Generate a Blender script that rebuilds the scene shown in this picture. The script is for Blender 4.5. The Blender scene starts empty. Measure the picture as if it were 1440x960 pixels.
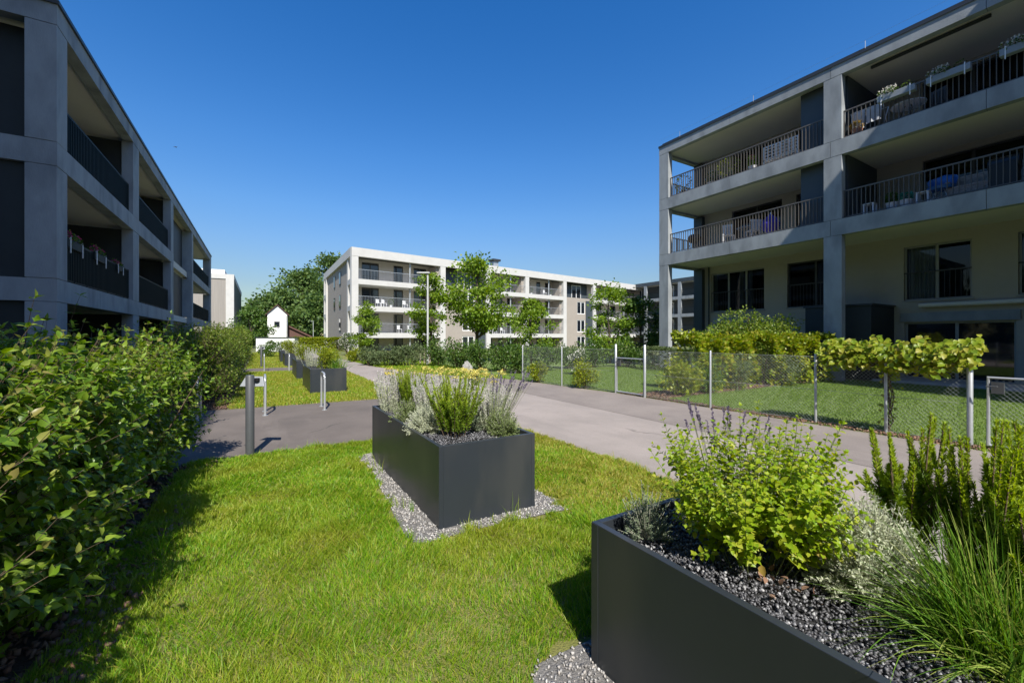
import bpy, math, random
import numpy as np
from mathutils import Vector, Matrix

# ------------------------------------------------------------------ camera, light
scene = bpy.context.scene
C = scene.collection
rng = np.random.default_rng(11)
random.seed(11)
YAW = math.radians(31.0)
FWD = np.array([math.sin(YAW), math.cos(YAW)])
RGT = np.array([math.cos(YAW), -math.sin(YAW)])
EYE = 1.6
cam_d = bpy.data.cameras.new('camera')
cam_d.lens = 36.0 * 590 / 1440
cam_d.sensor_width = 36.0
cam_d.shift_y = -7.0 / 1440
cam_d.clip_start = 0.02
cam_d.clip_end = 3000
cam = bpy.data.objects.new('camera', cam_d)
C.objects.link(cam)
cam.location = (0, 0, EYE)
cam.rotation_euler = (math.radians(90), 0, -YAW)
scene.camera = cam

SUN_AZ = math.radians(15)
SUN_EL = math.radians(47)
world = bpy.data.worlds.new("World")
scene.world = world
world.use_nodes = True
wn = world.node_tree.nodes
wl = world.node_tree.links
wn.clear()
sky = wn.new('ShaderNodeTexSky')
sky.sky_type = 'NISHITA'
sky.sun_disc = False
sky.sun_elevation = SUN_EL
sky.sun_rotation = math.radians(195)
sky.air_density = 1.3
sky.dust_density = 0.6
sky.ozone_density = 3.0
bg = wn.new('ShaderNodeBackground')
bg.inputs['Strength'].default_value = 0.10
wo = wn.new('ShaderNodeOutputWorld')
hsv = wn.new('ShaderNodeHueSaturation')
hsv.inputs['Saturation'].default_value = 1.42
hsv.inputs['Hue'].default_value = 0.512
wl.new(sky.outputs[0], hsv.inputs['Color'])
# the haze band of the sky is less bright than the model's: weigh it by the height above the horizon
wtc = wn.new('ShaderNodeTexCoord')
wsep = wn.new('ShaderNodeSeparateXYZ')
wl.new(wtc.outputs['Generated'], wsep.inputs[0])
wr = wn.new('ShaderNodeValToRGB')
we = wr.color_ramp.elements
we[0].position, we[0].color = 0.0, (.47, .47, .50, 1)
we[1].position, we[1].color = 0.38, (1, 1, 1, 1)
for p_, c_ in ((.11, (.60, .60, .66)), (.20, (.82, .80, .84)), (.27, (.95, .93, .94))):
    e_ = we.new(p_)
    e_.color = (*c_, 1)
wl.new(wsep.outputs['Z'], wr.inputs[0])
wm_ = wn.new('ShaderNodeMix')
wm_.data_type = 'RGBA'
wm_.blend_type = 'MULTIPLY'
wm_.inputs[0].default_value = 1.0
wl.new(hsv.outputs[0], wm_.inputs[6])
wl.new(wr.outputs[0], wm_.inputs[7])
wl.new(wm_.outputs[2], bg.inputs[0])
wl.new(bg.outputs[0], wo.inputs[0])
sun_d = bpy.data.lights.new('sun', 'SUN')
sun_d.energy = 4.6
sun_d.angle = math.radians(0.5)
sun_d.color = (1.0, 0.95, 0.86)
sun = bpy.data.objects.new('sun', sun_d)
C.objects.link(sun)
ldir = Vector((math.sin(SUN_AZ) * math.cos(SUN_EL), math.cos(SUN_AZ) * math.cos(SUN_EL), -math.sin(SUN_EL)))
sun.rotation_euler = ldir.to_track_quat('-Z', 'Y').to_euler()
sun.location = (0, -20, 40)
scene.view_settings.view_transform = 'Standard'
scene.view_settings.look = 'None'
scene.view_settings.exposure = 0.68
scene.view_settings.gamma = 1.0
scene.render.engine = 'CYCLES'


def at(px, py, z=0.0):
    """a point of height z below the eye line seen in the photo -> world"""
    d = (EYE - z) * 590 / (py - 473.0)
    x = (px - 720) / 590 * d
    p = FWD * d + RGT * x
    return Vector((p[0], p[1], z))


def deep(px, d, z=0.0):
    """a point at depth d in the photo's column px -> world"""
    p = FWD * d + RGT * ((px - 720) / 590 * d)
    return Vector((p[0], p[1], z))


# ------------------------------------------------------------------ materials
def _new(name):
    m = bpy.data.materials.new(name)
    m.use_nodes = True
    nt = m.node_tree
    return m, nt.nodes, nt.links, nt.nodes['Principled BSDF']


def mat(name, col, rough=0.6, col2=None, scale=4.0, detail=6, bump=0.0, bscale=60.0, metal=0.0, spec=0.5, col3=None, scale3=0.4, stretch=None):
    m, n, l, b = _new(name)
    b.inputs['Roughness'].default_value = rough
    b.inputs['Metallic'].default_value = metal
    b.inputs['Specular IOR Level'].default_value = spec
    tc = n.new('ShaderNodeTexCoord')
    src = tc.outputs['Object']
    if stretch:
        mp = n.new('ShaderNodeMapping')
        mp.inputs['Scale'].default_value = stretch
        l.new(src, mp.inputs['Vector'])
        src = mp.outputs['Vector']
    if col2 is None:
        col2 = tuple(c * 0.9 for c in col)
    nz = n.new('ShaderNodeTexNoise')
    nz.inputs['Scale'].default_value = scale
    nz.inputs['Detail'].default_value = detail
    nz.inputs['Roughness'].default_value = 0.65
    l.new(src, nz.inputs['Vector'])
    rp = n.new('ShaderNodeValToRGB')
    rp.color_ramp.elements[0].position = 0.32
    rp.color_ramp.elements[1].position = 0.68
    rp.color_ramp.elements[0].color = (*col, 1)
    rp.color_ramp.elements[1].color = (*col2, 1)
    l.new(nz.outputs['Fac'], rp.inputs[0])
    out = rp.outputs[0]
    if col3 is not None:
        n3 = n.new('ShaderNodeTexNoise')
        n3.inputs['Scale'].default_value = scale3
        n3.inputs['Detail'].default_value = 4
        l.new(src, n3.inputs['Vector'])
        r3 = n.new('ShaderNodeValToRGB')
        r3.color_ramp.elements[0].position = 0.48
        r3.color_ramp.elements[1].position = 0.68
        l.new(n3.outputs['Fac'], r3.inputs[0])
        mx = n.new('ShaderNodeMix')
        mx.data_type = 'RGBA'
        l.new(r3.outputs[0], mx.inputs[0])
        l.new(out, mx.inputs[6])
        mx.inputs[7].default_value = (*col3, 1)
        out = mx.outputs[2]
    l.new(out, b.inputs['Base Color'])
    if bump:
        nb = n.new('ShaderNodeTexNoise')
        nb.inputs['Scale'].default_value = bscale
        nb.inputs['Detail'].default_value = 5
        l.new(src, nb.inputs['Vector'])
        bp = n.new('ShaderNodeBump')
        bp.inputs['Strength'].default_value = bump
        bp.inputs['Distance'].default_value = 0.02
        l.new(nb.outputs['Fac'], bp.inputs['Height'])
        l.new(bp.outputs[0], b.inputs['Normal'])
    return m


def leafmat(name, cols, rough=0.45, trans=0.35, patch=None, patch_scale=0.9):
    """one colour per leaf (random per island), optional patches over the ground"""
    m, n, l, b = _new(name)
    g = n.new('ShaderNodeNewGeometry')
    rp = n.new('ShaderNodeValToRGB')
    els = rp.color_ramp.elements
    els[0].color = (*cols[0], 1)
    els[1].color = (*cols[-1], 1)
    for i, c in enumerate(cols[1:-1]):
        e = els.new((i + 1) / (len(cols) - 1))
        e.color = (*c, 1)
    l.new(g.outputs['Random Per Island'], rp.inputs[0])
    out = rp.outputs[0]
    if patch is not None:
        nz = n.new('ShaderNodeTexNoise')
        nz.inputs['Scale'].default_value = patch_scale
        nz.inputs['Detail'].default_value = 4
        l.new(g.outputs['Position'], nz.inputs['Vector'])
        r3 = n.new('ShaderNodeValToRGB')
        r3.color_ramp.elements[0].position = 0.44
        r3.color_ramp.elements[1].position = 0.66
        l.new(nz.outputs['Fac'], r3.inputs[0])
        mm = n.new('ShaderNodeMath')
        mm.operation = 'MULTIPLY'
        mm.inputs[1].default_value = 0.5
        l.new(r3.outputs[0], mm.inputs[0])
        mx = n.new('ShaderNodeMix')
        mx.data_type = 'RGBA'
        l.new(mm.outputs[0], mx.inputs[0])
        l.new(out, mx.inputs[6])
        mx.inputs[7].default_value = (*patch, 1)
        out = mx.outputs[2]
    l.new(out, b.inputs['Base Color'])
    b.inputs['Roughness'].default_value = rough
    b.inputs['Specular IOR Level'].default_value = 0.35
    tr = n.new('ShaderNodeBsdfTranslucent')
    hs = n.new('ShaderNodeHueSaturation')
    hs.inputs['Hue'].default_value = 0.485
    hs.inputs['Saturation'].default_value = 1.1
    hs.inputs['Value'].default_value = 1.3
    l.new(out, hs.inputs['Color'])
    l.new(hs.outputs[0], tr.inputs['Color'])
    ms = n.new('ShaderNodeMixShader')
    ms.inputs[0].default_value = trans
    l.new(b.outputs[0], ms.inputs[1])
    l.new(tr.outputs[0], ms.inputs[2])
    l.new(ms.outputs[0], n['Material Output'].inputs['Surface'])
    return m


def islandmat(name, cols, rough=0.8):
    m, n, l, b = _new(name)
    g = n.new('ShaderNodeNewGeometry')
    rp = n.new('ShaderNodeValToRGB')
    els = rp.color_ramp.elements
    els[0].color = (*cols[0], 1)
    els[1].color = (*cols[-1], 1)
    for i, c in enumerate(cols[1:-1]):
        e = els.new((i + 1) / (len(cols) - 1))
        e.color = (*c, 1)
    l.new(g.outputs['Random Per Island'], rp.inputs[0])
    l.new(rp.outputs[0], b.inputs['Base Color'])
    b.inputs['Roughness'].default_value = rough
    return m


def glassmat(name, tint=(0.5, 0.55, 0.56)):
    m, n, l, b = _new(name)
    tr = n.new('ShaderNodeBsdfTransparent')
    tr.inputs[0].default_value = (*tint, 1)
    gl = n.new('ShaderNodeBsdfGlossy')
    gl.inputs['Roughness'].default_value = 0.02
    fr = n.new('ShaderNodeFresnel')
    fr.inputs[0].default_value = 1.5
    ms = n.new('ShaderNodeMixShader')
    l.new(fr.outputs[0], ms.inputs[0])
    l.new(tr.outputs[0], ms.inputs[1])
    l.new(gl.outputs[0], ms.inputs[2])
    l.new(ms.outputs[0], n['Material Output'].inputs['Surface'])
    return m


M = {}
M['concrete'] = mat('concrete', (0.33, 0.355, 0.375), 0.8, (0.265, 0.285, 0.30), 2.6, bump=0.2, bscale=40, col3=(0.20, 0.217, 0.232), scale3=1.5, detail=9, stretch=(1, 1, .45))
M['concrete_pale'] = mat('pale concrete', (0.54, 0.53, 0.51), 0.8, (0.48, 0.47, 0.45), 1.2, bump=0.05)
M['soffit'] = mat('soffit plaster', (0.66, 0.63, 0.57), 0.9, (0.62, 0.59, 0.54), 1.0)
M['taupe'] = mat('taupe render', (0.40, 0.365, 0.31), 0.9, (0.38, 0.345, 0.295), 6.0, bump=0.2, bscale=120)
M['taupe_far'] = mat('taupe render of far block', (0.34, 0.30, 0.26), 0.9, (0.31, 0.275, 0.24), 2.0)
M['beige_far'] = mat('beige render of far block', (0.50, 0.46, 0.41), 0.9, (0.46, 0.42, 0.38), 2.0)
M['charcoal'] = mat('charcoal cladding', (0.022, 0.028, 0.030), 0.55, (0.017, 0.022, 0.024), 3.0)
M['slate_panel'] = mat('slate blue panel', (0.055, 0.068, 0.078), 0.5, (0.045, 0.058, 0.068), 3.0)
M['cap'] = mat('roof edge metal', (0.05, 0.055, 0.06), 0.45, metal=0.3)
M['rail_dark'] = mat('dark railing paint', (0.010, 0.020, 0.020), 0.6, spec=0.2)
M['rail'] = mat('bronze railing paint', (0.11, 0.10, 0.09), 0.45)
M['rail_top'] = mat('handrail paint', (0.10, 0.105, 0.11), 0.4)
M['frame'] = mat('window frame', (0.30, 0.30, 0.29), 0.5)
M['frame_dark'] = mat('dark window frame', (0.05, 0.05, 0.05), 0.5)
M['glass'] = glassmat('window glass')
M['glass_dark'] = mat('dark glass', (0.012, 0.016, 0.022), 0.04, spec=0.9)
M['curtain'] = mat('curtain', (0.50, 0.52, 0.52), 0.95, (0.36, 0.38, 0.39), 14, stretch=(1, 1, 0.02))
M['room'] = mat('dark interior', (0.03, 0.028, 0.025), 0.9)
M['planter'] = mat('anthracite planter sheet', (0.027, 0.033, 0.041), 0.38, (0.024, 0.029, 0.036), 2.0, spec=0.45, col3=(0.042, 0.045, 0.048), scale3=2.2, stretch=(1, 1, .35), bump=.04, bscale=2.5)
M['bollard'] = mat('grey bollard paint', (0.07, 0.075, 0.08), 0.45)
M['wire'] = mat('weathered wire', (0.36, 0.38, 0.38), 0.6, metal=0.2)
M['steel'] = mat('galvanised steel', (0.52, 0.54, 0.55), 0.42, (0.44, 0.46, 0.48), 9, metal=0.55)
M['lamp_plate'] = mat('lamp plate', (0.27, 0.29, 0.31), 0.4)
M['black'] = mat('black plastic', (0.012, 0.012, 0.013), 0.4)
M['white'] = mat('white paint', (0.80, 0.80, 0.78), 0.6, (0.76, 0.76, 0.74), 3)
M['white_plastic'] = mat('white plastic', (0.75, 0.76, 0.78), 0.4)
M['blue'] = mat('blue plastic', (0.03, 0.14, 0.42), 0.4)
M['violet'] = mat('violet blue cloth', (0.04, 0.03, 0.35), 0.8)
M['green_cloth'] = mat('green plastic', (0.05, 0.30, 0.22), 0.6)
M['zinc'] = mat('zinc grey trough', (0.26, 0.29, 0.32), 0.5)
M['cloth_grey'] = mat('pale cloth', (0.55, 0.57, 0.60), 0.9, (0.45, 0.48, 0.52), 9)
M['beige_box'] = mat('beige cushion', (0.42, 0.36, 0.30), 0.9, (0.20, 0.17, 0.15), 22)
M['terracotta'] = mat('terracotta', (0.42, 0.20, 0.12), 0.8)
M['wood'] = mat('weathered wood', (0.36, 0.30, 0.23), 0.85, (0.28, 0.23, 0.18), 9, stretch=(1, 1, 0.1))
M['bark'] = mat('tree bark', (0.10, 0.075, 0.055), 0.95, (0.06, 0.045, 0.035), 14, bump=0.6, bscale=30, stretch=(1, 1, 0.3))
M['twig'] = mat('brown twig', (0.11, 0.075, 0.045), 0.85)
M['stem_green'] = mat('green stem', (0.16, 0.20, 0.06), 0.7)
M['stem_pale'] = mat('pale stem', (0.42, 0.42, 0.34), 0.8)
M['roof_tile'] = mat('red brown roof tiles', (0.13, 0.065, 0.05), 0.85, (0.09, 0.045, 0.035), 5)
M['boulder'] = mat('pale boulder', (0.34, 0.33, 0.32), 0.9, (0.22, 0.21, 0.20), 5, bump=0.6, bscale=8)
M['grey_wood'] = mat('grey wood cladding', (0.32, 0.29, 0.26), 0.85, (0.24, 0.22, 0.20), 10, stretch=(1, 1, 0.02))
# ground
M['ground'] = mat('meadow ground', (0.10, 0.12, 0.03), 0.95, (0.13, 0.14, 0.04), 0.5, bump=0.3, bscale=20)
M['lawn'] = mat('lawn soil and thatch', (0.13, 0.15, 0.03), 0.95, (0.19, 0.18, 0.05), 3.0, bump=0.8, bscale=90, col3=(0.23, 0.20, 0.07), scale3=1.0)
M['garden_lawn'] = mat('garden lawn base', (0.11, 0.17, 0.03), 0.95, (0.14, 0.20, 0.045), 1.2, bump=0.8, bscale=120)
M['soil'] = mat('dark soil', (0.055, 0.038, 0.026), 0.95, (0.085, 0.055, 0.035), 14, bump=0.9, bscale=50)
M['path_plain'] = mat('pale asphalt path', (0.36, 0.31, 0.275), 0.9, (0.31, 0.27, 0.24), 1.1, bump=0.35, bscale=240, col3=(0.28, 0.245, 0.22), scale3=0.5)
M['path_worn_plain'] = mat('worn asphalt strip', (0.29, 0.25, 0.22), 0.9, (0.25, 0.215, 0.195), 0.9, bump=0.4, bscale=240, col3=(0.23, 0.195, 0.175), scale3=0.6)
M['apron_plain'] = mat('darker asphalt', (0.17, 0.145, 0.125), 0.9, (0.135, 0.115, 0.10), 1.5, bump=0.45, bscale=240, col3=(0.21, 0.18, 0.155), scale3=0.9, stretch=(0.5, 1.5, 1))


def asphalt(name, a, b, stain, crack, grain=(.78, 1.12)):
    m, n, l, bs = _new(name)
    bs.inputs['Roughness'].default_value = .92
    bs.inputs['Specular IOR Level'].default_value = .25
    geo = n.new('ShaderNodeNewGeometry')
    pos = geo.outputs['Position']

    def noise(scale, det, vec=pos, rough=.6):
        z = n.new('ShaderNodeTexNoise')
        z.inputs['Scale'].default_value = scale
        z.inputs['Detail'].default_value = det
        z.inputs['Roughness'].default_value = rough
        l.new(vec, z.inputs['Vector'])
        return z.outputs['Fac']

    def ramp(fac, p0, p1, c0=(0, 0, 0), c1=(1, 1, 1)):
        r = n.new('ShaderNodeValToRGB')
        r.color_ramp.elements[0].position = p0
        r.color_ramp.elements[1].position = p1
        r.color_ramp.elements[0].color = (*c0, 1)
        r.color_ramp.elements[1].color = (*c1, 1)
        l.new(fac, r.inputs[0])
        return r.outputs[0]

    def mix(fac, x, y, typ='MIX'):
        k = n.new('ShaderNodeMix')
        k.data_type = 'RGBA'
        k.blend_type = typ
        if isinstance(fac, float): k.inputs[0].default_value = fac
        else: l.new(fac, k.inputs[0])
        for s_, v in ((6, x), (7, y)):
            if isinstance(v, tuple): k.inputs[s_].default_value = (*v, 1)
            else: l.new(v, k.inputs[s_])
        return k.outputs[2]
    base = ramp(noise(.9, 5), .35, .65, a, b)
    mp = n.new('ShaderNodeMapping')
    mp.inputs['Scale'].default_value = (1.0, .22, 1)
    l.new(pos, mp.inputs['Vector'])
    st = ramp(noise(.8, 6, mp.outputs[0], .7), .50, .72)
    col = mix(st, base, stain)
    sp = ramp(noise(2.6, 3), .60, .74)
    col = mix(sp, col, tuple(c * 1.14 for c in b))
    # cracks: edges of big distorted cells, only in some places
    wob = n.new('ShaderNodeTexNoise')
    wob.inputs['Scale'].default_value = 1.6
    wob.inputs['Detail'].default_value = 5
    l.new(pos, wob.inputs['Vector'])
    ad = n.new('ShaderNodeVectorMath')
    ad.operation = 'ADD'
    l.new(pos, ad.inputs[0])
    sc_ = n.new('ShaderNodeVectorMath')
    sc_.operation = 'SCALE'
    sc_.inputs['Scale'].default_value = .45
    l.new(wob.outputs['Color'], sc_.inputs[0])
    l.new(sc_.outputs[0], ad.inputs[1])
    vo = n.new('ShaderNodeTexVoronoi')
    vo.feature = 'DISTANCE_TO_EDGE'
    vo.inputs['Scale'].default_value = .42
    l.new(ad.outputs[0], vo.inputs['Vector'])
    cr = ramp(vo.outputs['Distance'], .0025, .007, (.6, .6, .6), (0, 0, 0))
    gate_ = ramp(noise(.35, 2), .50, .58)
    cr = mix(1.0, cr, gate_, 'MULTIPLY')
    col = mix(cr, col, crack)
    gr = ramp(noise(170, 2), .3, .7, (grain[0],) * 3, (grain[1],) * 3)
    col = mix(1.0, col, gr, 'MULTIPLY')
    l.new(col, bs.inputs['Base Color'])
    bp = n.new('ShaderNodeBump')
    bp.inputs['Strength'].default_value = .5
    bp.inputs['Distance'].default_value = .006
    l.new(noise(170, 2), bp.inputs['Height'])
    l.new(bp.outputs[0], bs.inputs['Normal'])
    return m


M['path'] = asphalt('pale asphalt path', (.35, .305, .275), (.29, .255, .23), (.25, .22, .20), (.13, .11, .10))
M['path_worn'] = asphalt('worn asphalt strip', (.27, .235, .21), (.22, .19, .172), (.185, .16, .145), (.09, .08, .07))
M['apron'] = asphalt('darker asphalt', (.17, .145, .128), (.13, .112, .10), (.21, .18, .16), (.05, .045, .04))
M['patio'] = mat('patio slabs', (0.40, 0.38, 0.35), 0.85, (0.35, 0.33, 0.31), 3)
M['kerb'] = mat('kerb stone', (0.44, 0.42, 0.39), 0.85, (0.37, 0.35, 0.33), 6)
M['gravel_base'] = mat('gravel bed', (0.22, 0.21, 0.20), 0.95, (0.13, 0.125, 0.12), 40, bump=1.0, bscale=90)
M['chip_bed'] = mat('dark chip bed', (0.035, 0.035, 0.038), 0.9, (0.02, 0.02, 0.02), 60)
M['pebble'] = islandmat('pale pebbles', [(0.16, 0.15, 0.145), (0.32, 0.31, 0.30), (0.40, 0.37, 0.34), (0.25, 0.25, 0.25), (0.55, 0.53, 0.51)])
M['chip'] = islandmat('slate chips', [(0.045, 0.045, 0.05), (0.09, 0.09, 0.10), (0.13, 0.13, 0.14), (0.065, 0.065, 0.07), (0.10, 0.10, 0.11), (0.42, 0.42, 0.43)], 0.42)
M['litter'] = islandmat('dry litter', [(0.34, 0.27, 0.13), (0.24, 0.17, 0.09), (0.16, 0.17, 0.05), (0.40, 0.34, 0.20)])
M['bark_chip'] = islandmat('bark chips', [(0.16, 0.08, 0.05), (0.24, 0.14, 0.09), (0.10, 0.06, 0.04), (0.30, 0.20, 0.14)])
# foliage
M['grass'] = leafmat('lawn grass', [(0.08, 0.23, 0.006), (0.15, 0.33, 0.008), (0.22, 0.38, 0.010), (0.38, 0.43, 0.05)], 0.48, 0.42, (0.40, 0.34, 0.05), .8)
M['grass_dry'] = leafmat('dry lawn grass', [(0.20, 0.25, 0.015), (0.32, 0.33, 0.03), (0.42, 0.38, 0.07), (0.48, 0.42, 0.12)], 0.5, 0.4)
M['turf'] = leafmat('garden turf', [(0.12, 0.20, 0.03), (0.16, 0.26, 0.045), (0.21, 0.29, 0.06)], 0.55, 0.4)
M['dogwood'] = leafmat('dogwood leaves', [(0.07, 0.15, 0.012), (0.12, 0.22, 0.018), (0.17, 0.29, 0.028), (0.26, 0.36, 0.06)], 0.36, 0.42)
M['dogwood_young'] = leafmat('young dogwood leaves', [(0.14, 0.25, 0.02), (0.22, 0.33, 0.03), (0.30, 0.40, 0.06), (0.28, 0.24, 0.07)], 0.36, 0.45)
M['hedge_far'] = leafmat('hedge leaves', [(0.06, 0.12, 0.015), (0.12, 0.20, 0.02), (0.19, 0.27, 0.03), (0.25, 0.28, 0.06)], 0.45, 0.36)
M['shrub'] = leafmat('shrub leaves', [(0.04, 0.09, 0.015), (0.07, 0.14, 0.02), (0.12, 0.19, 0.03)], 0.45, 0.3)
M['shrub_grey'] = leafmat('grey green shrub leaves', [(0.08, 0.12, 0.05), (0.13, 0.17, 0.07), (0.10, 0.15, 0.05)], 0.55, 0.3)
M['lime'] = leafmat('lime leaves', [(0.18, 0.26, 0.015), (0.25, 0.31, 0.02), (0.32, 0.34, 0.03), (0.14, 0.22, 0.02)], 0.45, 0.4)
M['vine'] = leafmat('vine leaves', [(0.13, 0.21, 0.015), (0.21, 0.30, 0.015), (0.30, 0.35, 0.025), (0.36, 0.33, 0.05)], 0.42, 0.4)
M['balm'] = leafmat('lemon balm leaves', [(0.17, 0.30, 0.012), (0.25, 0.38, 0.015), (0.32, 0.42, 0.02), (0.42, 0.44, 0.05)], 0.42, 0.45)
M['balm_old'] = leafmat('yellowed leaves', [(0.42, 0.34, 0.06), (0.34, 0.20, 0.05), (0.45, 0.40, 0.10)], 0.6, 0.35)
M['rosemary'] = leafmat('rosemary needles', [(0.10, 0.19, 0.015), (0.18, 0.29, 0.02), (0.26, 0.36, 0.03)], 0.42, 0.35)
M['rosemary_tip'] = leafmat('rosemary tips', [(0.30, 0.43, 0.03), (0.38, 0.48, 0.05)], 0.45, 0.4)
M['silver'] = leafmat('silver leaves', [(0.52, 0.56, 0.40), (0.64, 0.67, 0.50), (0.44, 0.49, 0.33)], 0.8, 0.3)
M['curry'] = leafmat('dull grey green leaves', [(0.15, 0.20, 0.12), (0.22, 0.27, 0.17)], 0.8, 0.2)
M['lavender_leaf'] = leafmat('lavender leaves', [(0.14, 0.20, 0.06), (0.20, 0.26, 0.09), (0.26, 0.31, 0.13)], 0.6, 0.25)
M['lavender_flower'] = leafmat('lavender spikes', [(0.10, 0.08, 0.14), (0.16, 0.13, 0.20), (0.22, 0.18, 0.25)], 0.8, 0.2)
M['pale_flower'] = leafmat('pale lavender spikes', [(0.55, 0.52, 0.55), (0.66, 0.63, 0.62), (0.48, 0.43, 0.50)], 0.8, 0.3)
M['yarrow'] = leafmat('yellow flower heads', [(0.66, 0.56, 0.10), (0.72, 0.64, 0.18), (0.55, 0.52, 0.18)], 0.8, 0.3)
M['tuft'] = leafmat('ornamental grass', [(0.06, 0.16, 0.012), (0.10, 0.22, 0.018), (0.16, 0.29, 0.03), (0.34, 0.37, 0.09)], 0.45, 0.3)
M['sedge'] = leafmat('dark sedge', [(0.07, 0.06, 0.05), (0.11, 0.10, 0.07)], 0.6, 0.2)
M['geranium'] = leafmat('geranium flowers', [(0.55, 0.06, 0.16), (0.62, 0.12, 0.25)], 0.7, 0.3)
M['white_flower'] = leafmat('white flowers', [(0.75, 0.75, 0.70), (0.65, 0.62, 0.55)], 0.7, 0.3)
M['tree_near'] = leafmat('young tree leaves', [(0.11, 0.20, 0.02), (0.18, 0.29, 0.025), (0.26, 0.36, 0.04)], 0.42, 0.46)
M['tree_dark'] = leafmat('dark tree leaves', [(0.03, 0.065, 0.015), (0.05, 0.10, 0.02), (0.075, 0.13, 0.025)], 0.5, 0.3)
M['tree_far'] = leafmat('distant tree leaves', [(0.05, 0.10, 0.025), (0.09, 0.155, 0.035), (0.15, 0.22, 0.05)], 0.55, 0.35)


# ------------------------------------------------------------------ objects
def tag(o, label=None, cat=None, group=None, kind=None):
    if label: o['label'] = label
    if cat: o['category'] = cat
    if group: o['group'] = group
    if kind: o['kind'] = kind
    return o


def thing(name, label, cat, loc=(0, 0, 0), rz=0.0, group=None):
    o = bpy.data.objects.new(name, None)
    o.empty_display_size = 0.2
    C.objects.link(o)
    o.location = loc
    o.rotation_euler = (0, 0, rz)
    return tag(o, label, cat, group)


def dup(src, loc, rz=None, label=None, group=None, scale=None):
    c = src.copy()
    C.objects.link(c)
    c.location = loc
    if rz is not None: c.rotation_euler = (0, 0, rz)
    if scale is not None: c.scale = (scale,) * 3 if np.isscalar(scale) else scale
    if label: c['label'] = label
    if group: c['group'] = group
    for ch in src.children:
        d = ch.copy()
        C.objects.link(d)
        d.parent = c
        for g in ch.children:
            e = g.copy()
            C.objects.link(e)
            e.parent = d
    return c


def link_mesh(name, me, m, parent):
    o = bpy.data.objects.new(name, me)
    C.objects.link(o)
    if m: me.materials.append(m)
    if parent: o.parent = parent
    return o


class MB:
    """collects boxes, tubes and polygons for one mesh"""
    def __init__(s):
        s.v = []
        s.f = []

    def box(s, x0, x1, y0, y1, z0, z1):
        if x0 > x1: x0, x1 = x1, x0
        if y0 > y1: y0, y1 = y1, y0
        if z0 > z1: z0, z1 = z1, z0
        i = len(s.v)
        s.v += [(x0, y0, z0), (x1, y0, z0), (x1, y1, z0), (x0, y1, z0), (x0, y0, z1), (x1, y0, z1), (x1, y1, z1), (x0, y1, z1)]
        s.f += [(i, i + 3, i + 2, i + 1), (i + 4, i + 5, i + 6, i + 7), (i, i + 1, i + 5, i + 4), (i + 1, i + 2, i + 6, i + 5), (i + 2, i + 3, i + 7, i + 6), (i + 3, i, i + 4, i + 7)]
        return s

    def poly(s, pts):
        i = len(s.v)
        s.v += [tuple(p) for p in pts]
        s.f.append(tuple(range(i, i + len(pts))))
        return s

    def prism(s, pts, z0, z1):
        i = len(s.v)
        n = len(pts)
        s.v += [(p[0], p[1], z0) for p in pts] + [(p[0], p[1], z1) for p in pts]
        s.f.append(tuple(range(i + n - 1, i - 1, -1)))
        s.f.append(tuple(range(i + n, i + 2 * n)))
        for k in range(n):
            j = (k + 1) % n
            s.f.append((i + k, i + j, i + n + j, i + n + k))
        return s

    def tube(s, pts, r, n=10, cap=True):
        pts = [Vector(p) for p in pts]
        rs = r if hasattr(r, '__len__') else [r] * len(pts)
        rings = []
        up = Vector((0.13, 0.31, 0.94)).normalized()
        for k, p in enumerate(pts):
            if k == 0: t = pts[1] - p
            elif k == len(pts) - 1: t = p - pts[k - 1]
            else: t = (pts[k + 1] - p).normalized() + (p - pts[k - 1]).normalized()
            t.normalize()
            a = t.cross(up)
            if a.length < 0.05: a = t.cross(Vector((1, 0, 0)))
            a.normalize()
            b = t.cross(a)
            i = len(s.v)
            for q in range(n):
                an = 2 * math.pi * q / n
                s.v.append(tuple(p + (a * math.cos(an) + b * math.sin(an)) * rs[k]))
            rings.append(i)
        for k in range(len(rings) - 1):
            for q in range(n):
                q2 = (q + 1) % n
                s.f.append((rings[k] + q, rings[k] + q2, rings[k + 1] + q2, rings[k + 1] + q))
        if cap:
            s.f.append(tuple(rings[0] + q for q in reversed(range(n))))
            s.f.append(tuple(rings[-1] + q for q in range(n)))
        return s

    def lathe(s, prof, cx=0, cy=0, n=20):
        rings = []
        for r, z in prof:
            i = len(s.v)
            for q in range(n):
                an = 2 * math.pi * q / n
                s.v.append((cx + r * math.cos(an), cy + r * math.sin(an), z))
            rings.append(i)
        for k in range(len(rings) - 1):
            for q in range(n):
                q2 = (q + 1) % n
                s.f.append((rings[k] + q, rings[k] + q2, rings[k + 1] + q2, rings[k + 1] + q))
        s.f.append(tuple(rings[0] + q for q in reversed(range(n))))
        s.f.append(tuple(rings[-1] + q for q in range(n)))
        return s

    def build(s, name, m, parent=None, smooth=False, bevel=0.0):
        me = bpy.data.meshes.new(name)
        me.from_pydata(s.v, [], s.f)
        me.update()
        if smooth:
            me.polygons.foreach_set('use_smooth', [True] * len(me.polygons))
            try:
                me.set_sharp_from_angle(angle=math.radians(40))
            except Exception:
                pass
        o = link_mesh(name, me, m, parent)
        if bevel:
            bv = o.modifiers.new('bevel', 'BEVEL')
            bv.width = bevel
            bv.segments = 2
            bv.limit_method = 'ANGLE'
        return o


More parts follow.
